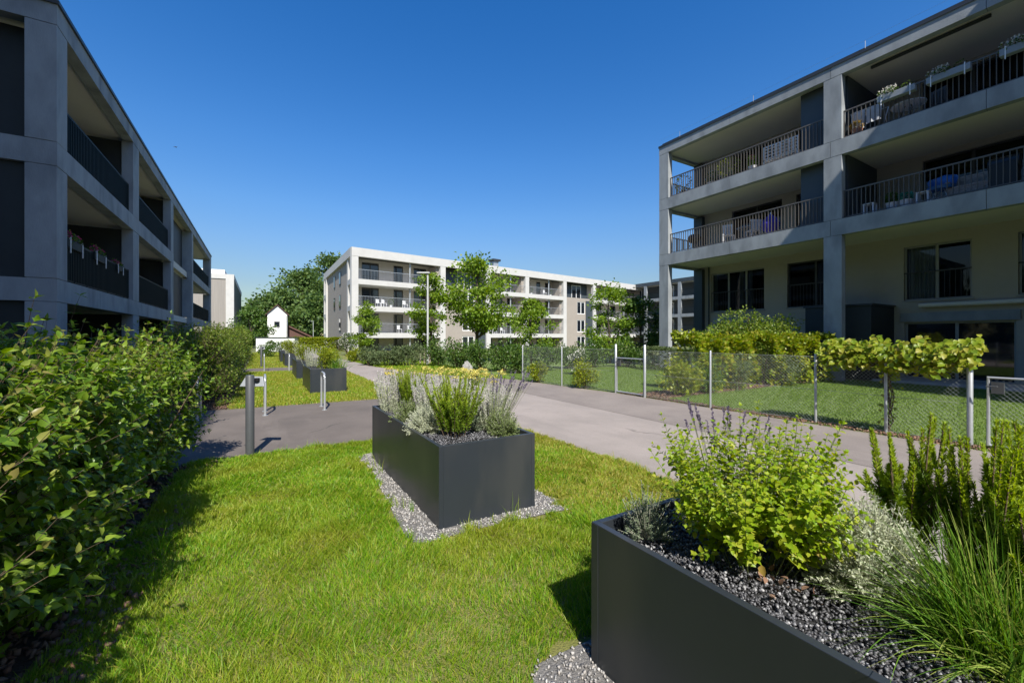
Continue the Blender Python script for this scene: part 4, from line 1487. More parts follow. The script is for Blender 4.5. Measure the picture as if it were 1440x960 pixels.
# second floor near bay
for k, (u_, lb) in enumerate(((6.1, 'white plastic stool nearest the column on the shaded balcony'), (4.72, 'white plastic stool right of the pair of pots on the shaded balcony'))):
    st = thing('plastic_stool', lb, 'stool', rb(u_, .5, z2), 0, 'plastic stools on the shaded balcony')
    MB().box(-.16, .16, -.16, .16, .40, .43).build('seat', M['white_plastic'], st, bevel=.01)
    for x in (-.13, .13):
        for y in (-.13, .13): MB().box(x - .02, x + .02, y - .02, y + .02, 0, .40).build('leg', M['white_plastic'], st)
make_pot(rb(5.5, .5, z2), 'tall white pot, left one of the pair on the shaded balcony', 'white_plastic', 'shrub', .3, .16)
gp_ = make_pot(rb(5.15, .5, z2), 'tall pale pot wrapped in green, right one of the pair on the shaded balcony', 'white_plastic', 'green_cloth', .2, .18)
ec = thing('round_chair', 'blue round backed chair on the shaded second floor balcony', 'chair', rb(4.35, .65, z2))
MB().lathe([(0, .40), (.30, .42), (.34, .5), (.30, .5), (.27, .45), (0, .44)], n=20).build('seat', M['blue'], ec, smooth=True)
mb = MB()
k0 = len(mb.v)
for i in range(9):
    a = math.radians(-70 + i * 17.5)
    for z, r in ((.46, .31), (.75, .38), (.95, .33)):
        mb.v.append((math.cos(a) * r, math.sin(a) * r, z - .12 * abs(i - 4) / 4 * (z > .9)))
for i in range(8):
    for j in range(2):
        b_ = k0 + i * 3 + j
        mb.f.append((b_, b_ + 3, b_ + 4, b_ + 1))
o_ = mb.build('backrest', M['blue'], ec, smooth=True)
o_.modifiers.new('solid', 'SOLIDIFY').thickness = .03
for k in range(4):
    a = k * 1.57 + .78
    MB().tube([(math.cos(a) * .3, math.sin(a) * .3, 0), (math.cos(a) * .12, math.sin(a) * .12, .42)], .014, 6).build('leg', M['steel'], ec)
lo_ = thing('balcony_sofa', 'beige patterned sofa on the shaded second floor balcony', 'sofa', rb(3.7, .9, z2), math.pi / 2)
MB().box(-.55, .55, -.35, .35, .12, .42).build('seat', M['beige_box'], lo_, bevel=.05)
MB().box(-.55, .55, -.38, -.2, .42, .82).build('backrest', M['beige_box'], lo_, bevel=.05)
for x in (-.5, .5):
    MB().box(x - .06, x + .06, -.34, .35, .42, .60).build('armrest', M['beige_box'], lo_, bevel=.03)
gr2 = thing('gas_grill', 'black covered gas grill on the shaded balcony near the right edge', 'grill', rb(3.05, .7, z2))
MB().box(-.22, .22, -.28, .28, .1, .75).build('cabinet', M['black'], gr2, bevel=.02)
MB().tube([(0, -.3, .78), (0, .3, .78)], .22, 16).build('lid', M['black'], gr2, smooth=True)
for y in (-.25, .25): MB().tube([(-.2, y, .06), (.2, y, .06)], .06, 10).build('wheel', M['black'], gr2)
# far block balconies
fa = np.array([math.cos(FC_ROT), math.sin(FC_ROT)])
fi = np.array([-math.sin(FC_ROT), math.cos(FC_ROT)])


def fbp(px, t, z):
    p = np.array([c0.x, c0.y]) + fa * sx(px) + fi * t
    return (p[0], p[1], z)


fc = make_chair(fbp(545, 1.0, 4.85), 'white chair on the second level of the far block, left of the thin pole', 'white_plastic', .4, 'chairs on the far block')
for px, z, lb in ((537, 4.85, 'dark chair on the second level of the far block, leftmost one'), (575, 4.85, 'dark chair on the second level of the far block, right of the thin pole'), (567, 2.0, 'white chair on the lowest balcony of the far block, right of the thin pole'), (582, 2.0, 'white chair on the lowest balcony of the far block, behind the lamp post'), (702, 2.0, 'white chair on the lowest balcony right of the big young tree'), (713, 2.0, 'white chair on the lowest balcony above the fence corner'), (773, 7.65, 'white chair on the top balcony of the far block')):
    dup(fc, fbp(px, 1.0, z), .3, lb)
PT = make_pot(fbp(556, 1.2, 4.85), 'potted plant on the second level of the far block behind the thin pole', 'white_plastic', 'shrub', .7, .3, 'potted plants on the far block')
dup(PT, fbp(782, 1.2, 7.65), label='potted plant on the top balcony of the far block beside its partition')
dup(PT, fbp(755, 1.2, 7.65), label='potted plant on the top balcony of the far block next to the fourth column')

# ================================================================== VEGETATION
def shoots(nb, st, P, D, L, step, leafL, leafW, fine=True, droop=.25, curve=.25, spread=.9, taper=.55, stem_r=.003, low=0.0):
    """stems with opposite leaf pairs; st collects the stems"""
    n = len(P)
    D = norm(D)
    L = np.broadcast_to(L, (n,))
    side = norm(np.cross(D, rdir(n)))
    bend = norm(rdir(n) * .6 + np.array([0, 0, .35])) * curve
    K = max(2, int(np.max(L) / step))
    prev = P.copy()
    for k in range(1, K + 1):
        f = k / K
        Q = P + D * (L * f)[:, None] + bend * (L * f * f)[:, None]
        if st is not None:
            st.segs(prev, Q, stem_r * (1 - .6 * (k - 1) / K), stem_r * (1 - .6 * f))
        T = norm(Q - prev)
        prev = Q
        if f < low: continue
        s_ = side if k % 2 else norm(np.cross(T, side))
        sz = (1 - taper * f) * rng.uniform(.75, 1.2, n)
        for sg in (1, -1):
            dd = norm(s_ * sg * spread + T * (.45 + .4 * f) + rng.normal(0, .22, (n, 3)) + np.array([0, 0, -.12]))
            nn = norm(T + np.array([0, 0, .7]) + rng.normal(0, .25, (n, 3)))
            nb.leaves(Q + dd * .004, dd, nn, leafL * sz, leafW * sz, fine, droop)
    # tip
    nb.leaves(prev, T + rng.normal(0, .2, (n, 3)), rdir(n, .3), leafL * .5, leafW * .5, fine, droop)


# ---- near dogwood hedge
def hedge(label, poly_c, width, y0, y1, z0f, z1f, nshoot, nfill, leafL, leafW, m, stepf, fine, sprouts=(), group=None, twigm='twig', low=0.25, young=None):
    o = Vector((poly_c(y0), y0, 0))
    t = thing('hedge', label, 'hedge', o, 0, group)
    nb = NB(); st = NB()
    n = nshoot
    yy = rng.uniform(y0, y1, n)
    # a position on the bulging cross-section
    a = rng.uniform(-.35 * math.pi, 1.0 * math.pi, n)   # angle round the section: 0 = path side, pi/2 = top
    bulge = 1 + .16 * np.sin(yy * 2.3) + .1 * np.sin(yy * 5.1 + a * 2) + rng.normal(0, .06, n)
    ca, sa = np.cos(a), np.sin(a)
    rx = np.sign(ca) * np.abs(ca) ** .6 * width / 2 * bulge
    zc = (z0f + z1f) / 2
    rz_ = np.sign(sa) * np.abs(sa) ** .6 * (z1f - z0f) / 2 * bulge
    out = norm(np.stack([ca * 1.0, rng.normal(0, .5, n), sa * .8 + .45], 1))
    S = np.stack([np.array([poly_c(y) for y in yy]) + rx, yy, zc + rz_], 1)
    Ls = rng.uniform(.22, .48, n)
    B = S - out * (Ls * .8)[:, None] - np.array([o.x, o.y, 0])
    shoots(nb, st, B, out, Ls, stepf, leafL, leafW, fine, droop=.3, curve=.2, low=low)
    # inner fill
    n = nfill
    yy = rng.uniform(y0, y1, n)
    P = np.stack([np.array([poly_c(y) for y in yy]) + rng.uniform(-.42, .42, n) * width, yy, rng.uniform(z0f + .08, z1f - .1, n)], 1) - np.array([o.x, o.y, 0])
    nb.leaves(P, rdir(n), rdir(n, .5), leafL * rng.uniform(.6, 1.1, n), leafW * rng.uniform(.6, 1.1, n), False)
    if young:
        yb = NB()
        n = int(nshoot * .34)
        yy = rng.uniform(y0, y1, n)
        a = rng.uniform(-.12 * math.pi, .9 * math.pi, n)
        ca, sa = np.cos(a), np.sin(a)
        out = norm(np.stack([ca, rng.normal(0, .6, n), sa * .8 + .7], 1))
        S = np.stack([np.array([poly_c(y) for y in yy]) + np.sign(ca) * np.abs(ca) ** .6 * width / 2, yy, (z0f + z1f) / 2 + np.sign(sa) * np.abs(sa) ** .6 * (z1f - z0f) / 2], 1)
        shoots(yb, st, S - out * .2 - np.array([o.x, o.y, 0]), out, rng.uniform(.3, .5, n), stepf * 1.15, leafL * .95, leafW * .9, fine, droop=.35, curve=.25, low=.3, spread=.8)
        yb.build('young_leaves', M[young], t, smooth=fine)
    for (x, y, z, L_, dx, dy) in sprouts:
        P = np.array([[x - o.x, y - o.y, z - .25]])
        shoots(nb, st, P, np.array([[dx, dy, 1.0]]), L_, .085, leafL * 1.25, leafW * 1.0, fine, droop=.35, curve=.12, taper=.6, stem_r=.0038)
    # main stems
    k = int((y1 - y0) * 7)
    yy = rng.uniform(y0, y1, k)
    A = np.stack([np.array([poly_c(y) for y in yy]) + rng.normal(0, width * .12, k), yy, np.zeros(k)], 1) - np.array([o.x, o.y, 0])
    E = A + np.stack([rng.normal(0, .35, k), rng.normal(0, .3, k), rng.uniform(.8, 1.4, k)], 1)
    Mid = (A + E) / 2 + rng.normal(0, .06, (k, 3))
    st.segs(A, Mid, .011, .008, 5)
    st.segs(Mid, E, .008, .003, 5)
    nb.build('foliage', M[m], t, smooth=fine)
    st.build('stems', M[twigm], t)
    return t


sp = []
for (px, py, d_, L_) in ((40, 415, 2.75, .42), (100, 420, 4.4, .55), (240, 440, 6.2, .55), (60, 455, 3.4, .4), (150, 470, 4.8, .4), (20, 470, 3.0, .3), (262, 462, 6.6, .35), (200, 478, 5.2, .3)):
    p = deep(px, d_, 0)
    z = EYE - (py - 473) / 590 * d_
    dxy = RGT * rng.uniform(-.2, .5)
    sp.append((p.x - dxy[0] * L_ * .8, p.y - dxy[1] * L_ * .8, z - L_ * .97 + .25, L_, dxy[0], dxy[1]))
hedge('dense dark green dogwood hedge in the left foreground with pale shoots rising above it', lambda y: -1.72 + .025 * y, 1.5, 1.35, 6.6, .20, 1.36, 1650, 5500, .104, .066, 'dogwood', .068, True, sp, young='dogwood_young')
hedge('yellow green shrub hedge beyond the side path along the left lawn', lambda y: -1.42 + .0 * y, 1.5, 11.6, 22.0, .1, 1.66, 2400, 7000, .10, .065, 'hedge_far', .09, False)
hedge('distant continuation of the left hedge past the second side path', lambda y: -1.5, 1.5, 25, 44, .1, 1.9, 1500, 4500, .17, .11, 'hedge_far', .16, False)
# a thin sprig crossing the lower left corner
sg = thing('dogwood_sprig', 'single low dogwood sprig reaching over the soil in the lower left corner', 'sprig', (-1.15, 2.75, .0))
nb = NB(); st = NB()
shoots(nb, st, np.array([[-.2, -.1, .16]]), np.array([[1.0, .25, .12]]), .46, .09, .07, .042, True, .3, .1)
nb.build('foliage', M['dogwood'], sg, smooth=True)
st.build('stem', M['twig'], sg)


# ---- plants of the planters
def stems(nb, P, E, r):
    mid = (P + E) / 2 + rng.normal(0, .012, P.shape)
    nb.segs(P, mid, r, r * .8)
    nb.segs(mid, E, r * .8, r * .5)


def needle_stem(nb, base, tip, n, L, W, tips=None, dense_from=.12, up=.75):
    base = np.asarray(base, float); tip = np.asarray(tip, float)
    f = rng.uniform(dense_from, 1, n)
    mid = (base + tip) / 2 + rng.normal(0, .015, 3)
    P = np.outer((1 - f) ** 2, base) + np.outer(2 * f * (1 - f), mid) + np.outer(f ** 2, tip)
    T = norm((tip - base)[None])[0]
    D = norm(np.cross(T, rdir(n)) * .8 + T * up * rng.uniform(.5, 1.2, n)[:, None])
    tgt = nb
    lw = (1 - .45 * f ** 3)
    top = f > .66
    if tips is None: top[:] = False
    nb.leaves(P[~top], D[~top], rdir((~top).sum(), .3), (L * lw)[~top], W)
    if top.any(): tips.leaves(P[top], D[top] + T * .5, rdir(top.sum(), .3), (L * lw)[top] * .9, W)


def make_rosemary(loc, label, h=.6, r=.16, n=12, needles=240, L=.032, W=.0042, lean=(0, 0), group='rosemary bushes', flare=1.1):
    t = thing('rosemary_bush', label, 'rosemary', loc, 0, group)
    nb, tp, st = NB(), NB(), NB()
    for k in range(n):
        a = rng.uniform(0, 6.28)
        rr = r * math.sqrt(rng.random())
        b = np.array([math.cos(a) * rr * .4, math.sin(a) * rr * .4, -.03])
        hh = h * rng.uniform(.72, 1.0)
        e = np.array([math.cos(a) * rr * flare + lean[0] * hh, math.sin(a) * rr * flare + lean[1] * hh, hh])
        needle_stem(nb, b, e, needles, L, W, tp, .15)
        st.segs([b], [e], .004, .002, 4)
        for q in range(3):
            f = rng.uniform(.2, .6)
            p = b + (e - b) * f
            e2 = p + np.array([rng.normal(0, .045), rng.normal(0, .045), hh * rng.uniform(.18, .38)])
            needle_stem(nb, p, e2, needles // 3, L * .9, W, tp, .1)
            st.segs([p], [e2], .002, .0015)
    nb.build('foliage', M['rosemary'], t)
    tp.build('shoot_tips', M['rosemary_tip'], t)
    st.build('stems', M['twig'], t)
    return t


def make_mound(loc, label, r=.18, h=.28, n=2600, L=.024, W=.004, m='silver', name='silver_mound', cat='santolina', group=None, stem='stem_pale'):
    t = thing(name, label, cat, loc, 0, group)
    nb, st = NB(), NB()
    k = max(20, n // 26)
    dd = rdir(k, .55)
    dd[:, 2] = np.abs(dd[:, 2])
    rad = rng.uniform(.75, 1.08, k)
    E = dd * np.array([r, r, h]) * rad[:, None]
    B = E * np.array([.15, .15, 0])
    st.segs(B, E, .002, .001)
    for b, e in zip(B, E):
        needle_stem(nb, b, e, 26, L, W, None, .3, .7)
    nb.build('foliage', M[m], t)
    st.build('stems', M[stem], t)
    return t


def make_lavender(loc, label, r=.18, h=.3, nspike=40, hs=.5, leaf='lavender_leaf', flower='lavender_flower', n=2600, lean=(0, 0), group='lavender plants', spread=1.4, L=.035):
    t = thing('lavender', label, 'lavender', loc, 0, group)
    nb, st, fl = NB(), NB(), NB()
    k = max(20, n // 22)
    dd = rdir(k, .7)
    dd[:, 2] = np.abs(dd[:, 2])
    E = dd * np.array([r, r, h]) * rng.uniform(.7, 1.05, k)[:, None]
    B = E * np.array([.15, .15, 0])
    for b, e in zip(B, E):
        needle_stem(nb, b, e, 22, L, .004, None, .25, 1.0)
    a = rng.uniform(0, 6.28, nspike)
    rr = r * np.sqrt(rng.random(nspike))
    B = np.stack([np.cos(a) * rr * .6, np.sin(a) * rr * .6, np.full(nspike, h * .45)], 1)
    hh = hs * rng.uniform(.75, 1.05, nspike)
    E = np.stack([np.cos(a) * rr * spread + lean[0] * hh, np.sin(a) * rr * spread + lean[1] * hh, hh], 1)
    st.segs(B, E, .0014, .001)
    for b, e in zip(B, E):
        q = 26
        f = rng.choice([.02, .25, .5, .62, .75, .9, 1.0], q) + rng.normal(0, .04, q)
        T = norm((e - b)[None])[0]
        P = e + np.outer(f * .065, T)
        if nspike <= 30:
            one = NB()
            one.leaves(P, norm(np.cross(T, rdir(q)) + T * .8), rdir(q), .012, .008)
            one.segs([e - T * .01], [e + T * .062], .003, .002, 4)
            one.build('flower_spike', M[flower], t)
        else:
            fl.leaves(P, norm(np.cross(T, rdir(q)) + T * .8), rdir(q), .012, .008)
    nb.build('foliage', M[leaf], t)
    st.build('stems', M['stem_green'], t)
    if nspike > 30: fl.build('flower_spikes', M[flower], t)
    return t


def make_spires(loc, label, r=.14, hs=.45, n=34, flower='pale_flower', name='pale_lavender', cat='lavender', group='pale flower spikes'):
    """whitish dried-looking spikes standing close together"""
    t = thing(name, label, cat, loc, 0, group)
    nb, fl = NB(), NB()
    a = rng.uniform(0, 6.28, n)
    rr = r * np.sqrt(rng.random(n))
    B = np.stack([np.cos(a) * rr * .7, np.sin(a) * rr * .7, np.zeros(n)], 1)
    hh = hs * rng.uniform(.65, 1.05, n)
    E = np.stack([np.cos(a) * rr * 1.25, np.sin(a) * rr * 1.25, hh], 1)
    nb.segs(B, E, .002, .0012)
    for b, e in zip(B, E):
        needle_stem(nb, b, e, 56, .034, .0055, None, .02, .9)
        q = 46
        f = rng.uniform(.42, 1.0, q)
        T = norm((e - b)[None])[0]
        fl.leaves(b + np.outer(f, e - b), norm(np.cross(T, rdir(q)) * .7 + T), rdir(q), .022, .008)
    nb.build('foliage', M['silver'], t)
    fl.build('flower_spikes', M[flower], t)
    return t


def make_yarrow(loc, label, r=.2, h=.5, n=16, group='yellow flowering plants'):
    t = thing('yellow_yarrow', label, 'yarrow', loc, 0, group)
    nb, fl = NB(), NB()
    a = rng.uniform(0, 6.28, n)
    rr = r * np.sqrt(rng.random(n))
    B = np.stack([np.cos(a) * rr * .5, np.sin(a) * rr * .5, np.zeros(n)], 1)
    E = np.stack([np.cos(a) * rr * 1.2, np.sin(a) * rr * 1.2, h * rng.uniform(.85, 1.03, n)], 1)
    nb.segs(B, E, .0025, .0016)
    for b, e in zip(B, E):
        needle_stem(nb, b, e, 30, .05, .008, None, .05, .7)
        q = 40
        c = rng.normal(0, 1, (q, 2)) * .024
        P = np.c_[e[0] + c[:, 0], e[1] + c[:, 1], e[2] + rng.normal(0, .006, q) - .1 * (c ** 2).sum(1) / .03]
        fl.leaves(P, rdir(q, .2), rdir(q, 2.0), .016, .016)
    nb.build('foliage', M['lavender_leaf'], t)
    fl.build('flower_heads', M['yarrow'], t)
    return t


def make_tuft(loc, label, L=.4, n=260, W=.0045, m='tuft', spread=.9, name='grass_tuft', cat='ornamental grass', bias=(0, 0), r0=.05):
    t = thing(name, label, cat, loc, 0)
    nb = NB()
    az = rng.uniform(0, 6.28, n)
    P = np.c_[rng.normal(0, r0, (n, 2)), np.full(n, -.02)]
    el = rng.uniform(0, 1, n) ** .8 * spread
    ln = L * rng.uniform(.55, 1.1, n)
    D0 = np.stack([np.cos(az) * np.sin(el * .6), np.sin(az) * np.sin(el * .6), np.cos(el * .6)], 1) + np.array([bias[0], bias[1], 0])
    D0 = norm(D0)
    prev = P
    S = norm(np.cross(D0, rdir(n)))
    K = 5
    D = D0.copy()
    vs = [P + S * W * .5, P - S * W * .5]
    for k in range(1, K + 1):
        D = norm(D + np.array([0, 0, -1.0]) * (el * .22)[:, None] + D0 * np.array([.25, .25, 0]) * el[:, None])
        prev = prev + D * (ln / K)[:, None]
        w = W * (1 - (k / K) ** 2 * .95)
        vs += [prev + S * w * .5, prev - S * w * .5]
    v = np.stack(vs, 1).reshape(-1, 3)
    i = np.arange(n) * (2 * (K + 1))
    fs = [np.stack([i + 2 * k, i + 2 * k + 1, i + 2 * k + 3, i + 2 * k + 2], 1) for k in range(K)]
    nb.add(v, [np.concatenate(fs)])
    nb.build('blades', M[m], t, smooth=True)
    return t


def make_balm(loc, label, r=.46, h=.66, n=78):
    t = thing('lemon_balm', label, 'lemon balm', loc, 0)
    nb, old, st = NB(), NB(), NB()
    a = rng.uniform(0, 6.28, n)
    rr = np.sqrt(rng.random(n))
    B = np.stack([np.cos(a) * rr * r * .34, np.sin(a) * rr * r * .34, np.full(n, -.02)], 1)
    D = np.stack([np.cos(a) * rr * r * .85, np.sin(a) * rr * r * .85, np.full(n, h)], 1)
    L = h * rng.uniform(.62, 1.0, n) * np.where(rr > .6, .92, 1)
    shoots(nb, st, B, D, L, .027, .044, .034, True, droop=.2, curve=.10, spread=1.0, taper=.50, stem_r=.0028, low=.28)
    # side shoots
    k = 330
    j = rng.integers(0, n, k)
    f = rng.uniform(.25, .75, k)
    Bs = B[j] + norm(D[j]) * (L[j] * f)[:, None]
    Ds = norm(D[j]) * .8 + norm(np.cross(norm(D[j]), rdir(k))) * .8
    shoots(nb, st, Bs, Ds, rng.uniform(.08, .2, k), .026, .038, .03, True, droop=.2, curve=.2, spread=1.0, taper=.5, stem_r=.0015)
    k = 20
    a = rng.uniform(0, 6.28, k)
    P = np.stack([np.cos(a) * r * rng.uniform(.3, .8, k), np.sin(a) * r * rng.uniform(.3, .8, k), rng.uniform(.1, .28, k)], 1)
    old.leaves(P, np.stack([np.cos(a) * .5, np.sin(a) * .5, np.full(k, -.6)], 1) + rng.normal(0, .2, (k, 3)), rdir(k, .5), .04, .03, True)
    nb.build('foliage', M['balm'], t, smooth=True)
    old.build('withered_leaves', M['balm_old'], t, smooth=True)
    st.build('stems', M['stem_green'], t)
    return t


PZ = PH - .05
make_balm((1.83, 1.02, PZ), 'large lime green lemon balm in the near planter')
make_mound((1.96, .66, PZ), 'round silver leaved bush beside the lemon balm in the near planter', .21, .35, 15000, .028, .0066)
make_mound((1.57, 1.38, PZ), 'small dull grey green bush at the back corner of the near planter', .14, .26, 2400, .022, .004, 'curry')
make_lavender((2.13, 1.32, PZ), 'lavender with dark spikes behind the lemon balm', .15, .26, 26, .52, n=1200)
for x, y, hh, lb in ((2.18, .62, .62, 'rosemary bush of slim upright shoots beside the silver leaved bush'), (2.14, .42, .64, 'tallest thick rosemary bush in the middle of the near planter row'), (2.22, .24, .66, 'rosemary bush cut by the right edge of the picture'), (2.02, .22, .55, 'rosemary bush in front of the others at the right edge')):
    make_rosemary((x, y, PZ), lb, hh * 1.06, .11 if y > .5 else .15, 10 if y > .5 else 15, 680, .033, .0044)
make_tuft((1.86, .31, PZ), 'tuft of long green grass arching out of the lower right corner', .46, 760, .0048, 'tuft', 1.1, bias=(-.12, .1), r0=.06)
make_tuft((2.28, .92, PZ), 'thin dark sedge tuft behind the silver leaved bush', .30, 40, .0035, 'sedge', 1.0, 'sedge_tuft', 'sedge', bias=(.1, .0), r0=.02)
nb = NB()
k = 26
nb.leaves(np.c_[rng.normal(1.72, .08, k), rng.normal(.86, .08, k), rng.uniform(PZ + .015, PZ + .03, k)], rdir(k), rdir(k, 2), .03, .022, True)
tag(nb.build('fallen_leaves', M['bark_chip'], smooth=True), kind='stuff')

RF = make_rosemary((1.60, 3.74, PZ), 'big feathery rosemary bush in the front of the lavender planter', .60, .22, 26, 260, .040, .0062, flare=1.6)
dup(RF, (1.62, 5.15, PZ), 2.1, 'upright rosemary bush at the back left of the lavender planter', scale=(.7, .7, 1.05))
dup(RF, (2.02, 4.45, PZ), 4.1, 'rosemary bush behind the big feathery one in the lavender planter', scale=(.7, .7, .95))
make_mound((1.45, 4.10, PZ), 'round silver cushion plant in the lavender planter', .22, .29, 9500, .024, .0065, group='silver cushion plants')
make_lavender((2.02, 3.62, PZ), 'lavender with mauve spikes leaning over the front right corner of the planter', .17, .26, 60, .52, lean=(.25, -.05), n=2200)
make_mound((1.45, 4.72, PZ), 'low green bush behind the silver cushion plant', .21, .26, 2600, .035, .007, 'lavender_leaf', 'green_cushion', 'herb')
SPR = make_spires((1.46, 5.42, PZ), 'pale flower spikes at the back left corner of the lavender planter', .19, .50, 64)
dup(SPR, (1.72, 4.75, PZ), 1.1, 'pale flower spikes in the middle of the lavender planter', scale=(1, 1, .95))
dup(SPR, (1.95, 4.05, PZ), 2.4, 'pale flower spikes right of the big feathery rosemary', scale=(1.05, 1.05, .95))
dup(SPR, (2.08, 3.85, PZ), 3.6, 'pale flower spikes behind the mauve lavender', scale=(.9, .9, .9))
make_mound((2.02, 3.52, PZ), 'rounded green herb at the front right corner of the lavender planter', .17, .27, 3200, .036, .007, 'lavender_leaf', 'green_cushion', 'herb')
make_mound((1.86, 3.98, PZ), 'pale green herb behind the big feathery rosemary bush', .19, .36, 3200, .04, .007, 'curry', 'green_cushion', 'herb')
YR = make_yarrow((1.62, 5.5, PZ), 'yellow flowers leftmost at the back of the lavender planter', .18, .54, 13)
for x, y, s_, lb in ((1.95, 5.35, 1, 'yellow flowers behind the upright rosemary of the lavender planter'), (2.08, 4.95, 1.02, 'yellow flowers in the middle of the planter back edge'), (2.12, 4.5, 1.05, 'yellow flowers right of the middle along the planter back edge'), (2.14, 4.12, 1.05, 'yellow flowers rightmost above the pale spikes')):
    dup(YR, (x, y, PZ), rng.uniform(0, 6), lb, scale=s_)

# plants of the distant planters
def make_bush(loc, label, r, h, n, L, W, m, name='shrub', cat='shrub', group=None, clumps=14, fl=None, stem=True, rz=0):
    t = thing(name, label, cat, loc, rz, group)
    nb = NB(); st = NB(); nf = NB()
    r3 = np.array([r, r, h / 2]) if not hasattr(r, '__len__') else np.array([r[0], r[1], h / 2])
    for k in range(clumps):
        d_ = rdir(1)[0]
        c = np.array([0, 0, h / 2]) + d_ * r3 * rng.uniform(.35, .78)
        c[2] = max(c[2], h * .15)
        puff(nb, c, r3.min() * rng.uniform(.35, .6) + .02, n // clumps, L, W, .25, .2)
        st.segs([(c[0] * .2, c[1] * .2, 0)], [c], .012 * h, .004 * h, 4)
        if fl and rng.random() < .6:
            puff(nf, c + d_ * r3 * .2, r3.min() * .4, 40, L * .6, L * .6)
    nb.build('foliage', M[m], t)
    if stem: st.build('stems', M['twig'], t)
    if fl: nf.build('flowers', M[fl], t)
    return t


LP = []
b_ = make_bush((1.62, 13.35, PZ), 'lime green herb at the front of the planter beyond the bike hoops', .34, .62, 1500, .06, .03, 'lime', 'leafy_herb', 'herb', 'herbs of the distant planters')
dup(b_, (1.9, 14.3, PZ), 1.0, 'lime green herb at the right back of the planter beyond the bike hoops', scale=.9)
dup(b_, (1.5, 18.1, PZ), 2.0, 'lime green herb in the white flowered planter')
dup(b_, (1.5, 26.0, PZ), 2.0, 'lime green herb in the planter past the second side path', scale=1.15)
dup(b_, (1.5, 30.4, PZ), 3.0, 'lime green herb in the farthest planter', scale=1.15)
ws = make_spires((1.4, 14.7, PZ), 'pale flower spikes at the back of the planter beyond the bike hoops', .3, .6, 50, name='pale_lavender', group='pale spikes of the distant planters')
dup(ws, (1.45, 19.2, PZ), 1, 'pale flower spikes in the white flowered planter')
dup(ws, (1.4, 27.0, PZ), 1, 'pale flower spikes in the planter past the second side path')
make_tuft((1.92, 13.3, PZ), 'straw coloured grass tuft at the right end of the planter beyond the bike hoops', .5, 300, .01, 'tuft', 1.0, r0=.1)


# ---- trees
def make_tree(name, label, loc, h, r, z0, nleaf, L, W, m, trunk_r=.06, clumps=34, group=None, squeeze=1.0, cat='tree', top=.75, lean=0.0):
    t = thing(name, label, cat, loc, rng.uniform(0, 6), group)
    tr = MB()
    bends = [(0, 0, 0), (rng.normal(0, .02) * h, rng.normal(0, .02) * h, h * .35), (rng.normal(0, .02) * h, rng.normal(0, .02) * h, h * .65), (0, 0, h * .93)]
    tr.tube(bends, [trunk_r * 1.25, trunk_r, trunk_r * .65, trunk_r * .2], 9)
    nb = NB()
    zc = (z0 + h) / 2
    hz = (h - z0) / 2
    per = nleaf // clumps
    for k in range(clumps):
        f = rng.uniform(-.95, .98)
        prof = (1 - abs(f) ** 2.2) ** .5 * (1 - .35 * max(0, f) ** 1.0 * (1 - top) * 4)
        a = k * 2.399 + rng.normal(0, .4)
        rad = r * max(.1, prof) * rng.uniform(.45, .95)
        c = np.array([math.cos(a) * rad, math.sin(a) * rad * squeeze, zc + f * hz * .92])
        cr = r * rng.uniform(.20, .38)
        n = int(per * rng.uniform(.6, 1.4))
        dd = rng.normal(0, .5, (n, 3)) * np.array([1, 1, .62])
        P = c + dd * cr
        D = norm(dd + rng.normal(0, .5, (n, 3)) + np.array([0, 0, -.15]))
        nb.leaves(P, D, rdir(n, .9), rng.uniform(.7, 1.25, n) * L, rng.uniform(.8, 1.1, n) * W)
        zb = max(z0 * .75, c[2] - rad * .8 - .2)
        zb = min(zb, h * .88)
        p0 = (0, 0, zb)
        md = (c[0] * .5, c[1] * .5, (zb + c[2]) / 2 - .04 * h * rng.random())
        tr.tube([p0, md, tuple(c)], [trunk_r * .38, trunk_r * .22, trunk_r * .08], 5, cap=False)
    tr.build('trunk', M['bark'], t, smooth=True)
    nb.build('crown', M[m], t)
    return t


G_TR = 'young trees in front of the far block'
make_tree('young_tree', 'largest young maple with a broad light green crown in front of the far block', deep(672, 26, 0), 6.5, 2.15, 2.0, 6500, .20, .15, 'tree_near', .085, 44, G_TR)
tA = make_tree('young_tree', 'narrow young tree with stakes standing behind the tall street lamp', deep(603, 25.5, 0), 5.5, 1.2, 1.4, 3400, .17, .12, 'tree_near', .05, 30, G_TR)
make_tree('young_tree', 'slim young tree at the left corner of the far block', deep(515, 33, 0), 4.3, 1.05, .4, 2900, .17, .11, 'tree_near', .05, 28, G_TR, top=.6)
make_tree('young_tree', 'small dense young tree behind the thin fence posts', deep(747, 22, 0), 3.6, 1.25, .4, 3600, .15, .10, 'tree_near', .05, 30, G_TR, top=.6)
make_tree('young_tree', 'bushy young tree left of the corner column, bright leaved', deep(858, 25, 0), 4.7, 1.6, .4, 4200, .17, .12, 'tree_near', .06, 34, G_TR)
make_tree('young_tree', 'bushy dark young tree touching the corner column of the right block', deep(902, 24.5, 0), 4.5, 1.25, .3, 3600, .17, .12, 'shrub', .06, 30, G_TR)
for k, (px, lb) in enumerate(((591, 'left wooden tree stake beneath the narrow tree'), (597, 'middle wooden tree stake beneath the narrow tree'), (604.5, 'right wooden tree stake beneath the narrow tree'))):
    p = deep(px, 24.6, 0)
    o_ = MB().lathe([(.05, -.1), (.05, .82), (.02, .87), (0, .875)], n=10).build('tree_stake', M['wood'], None, smooth=True)
    o_.location = p
    tag(o_, lb, 'stake', 'wooden stakes of the narrow tree')

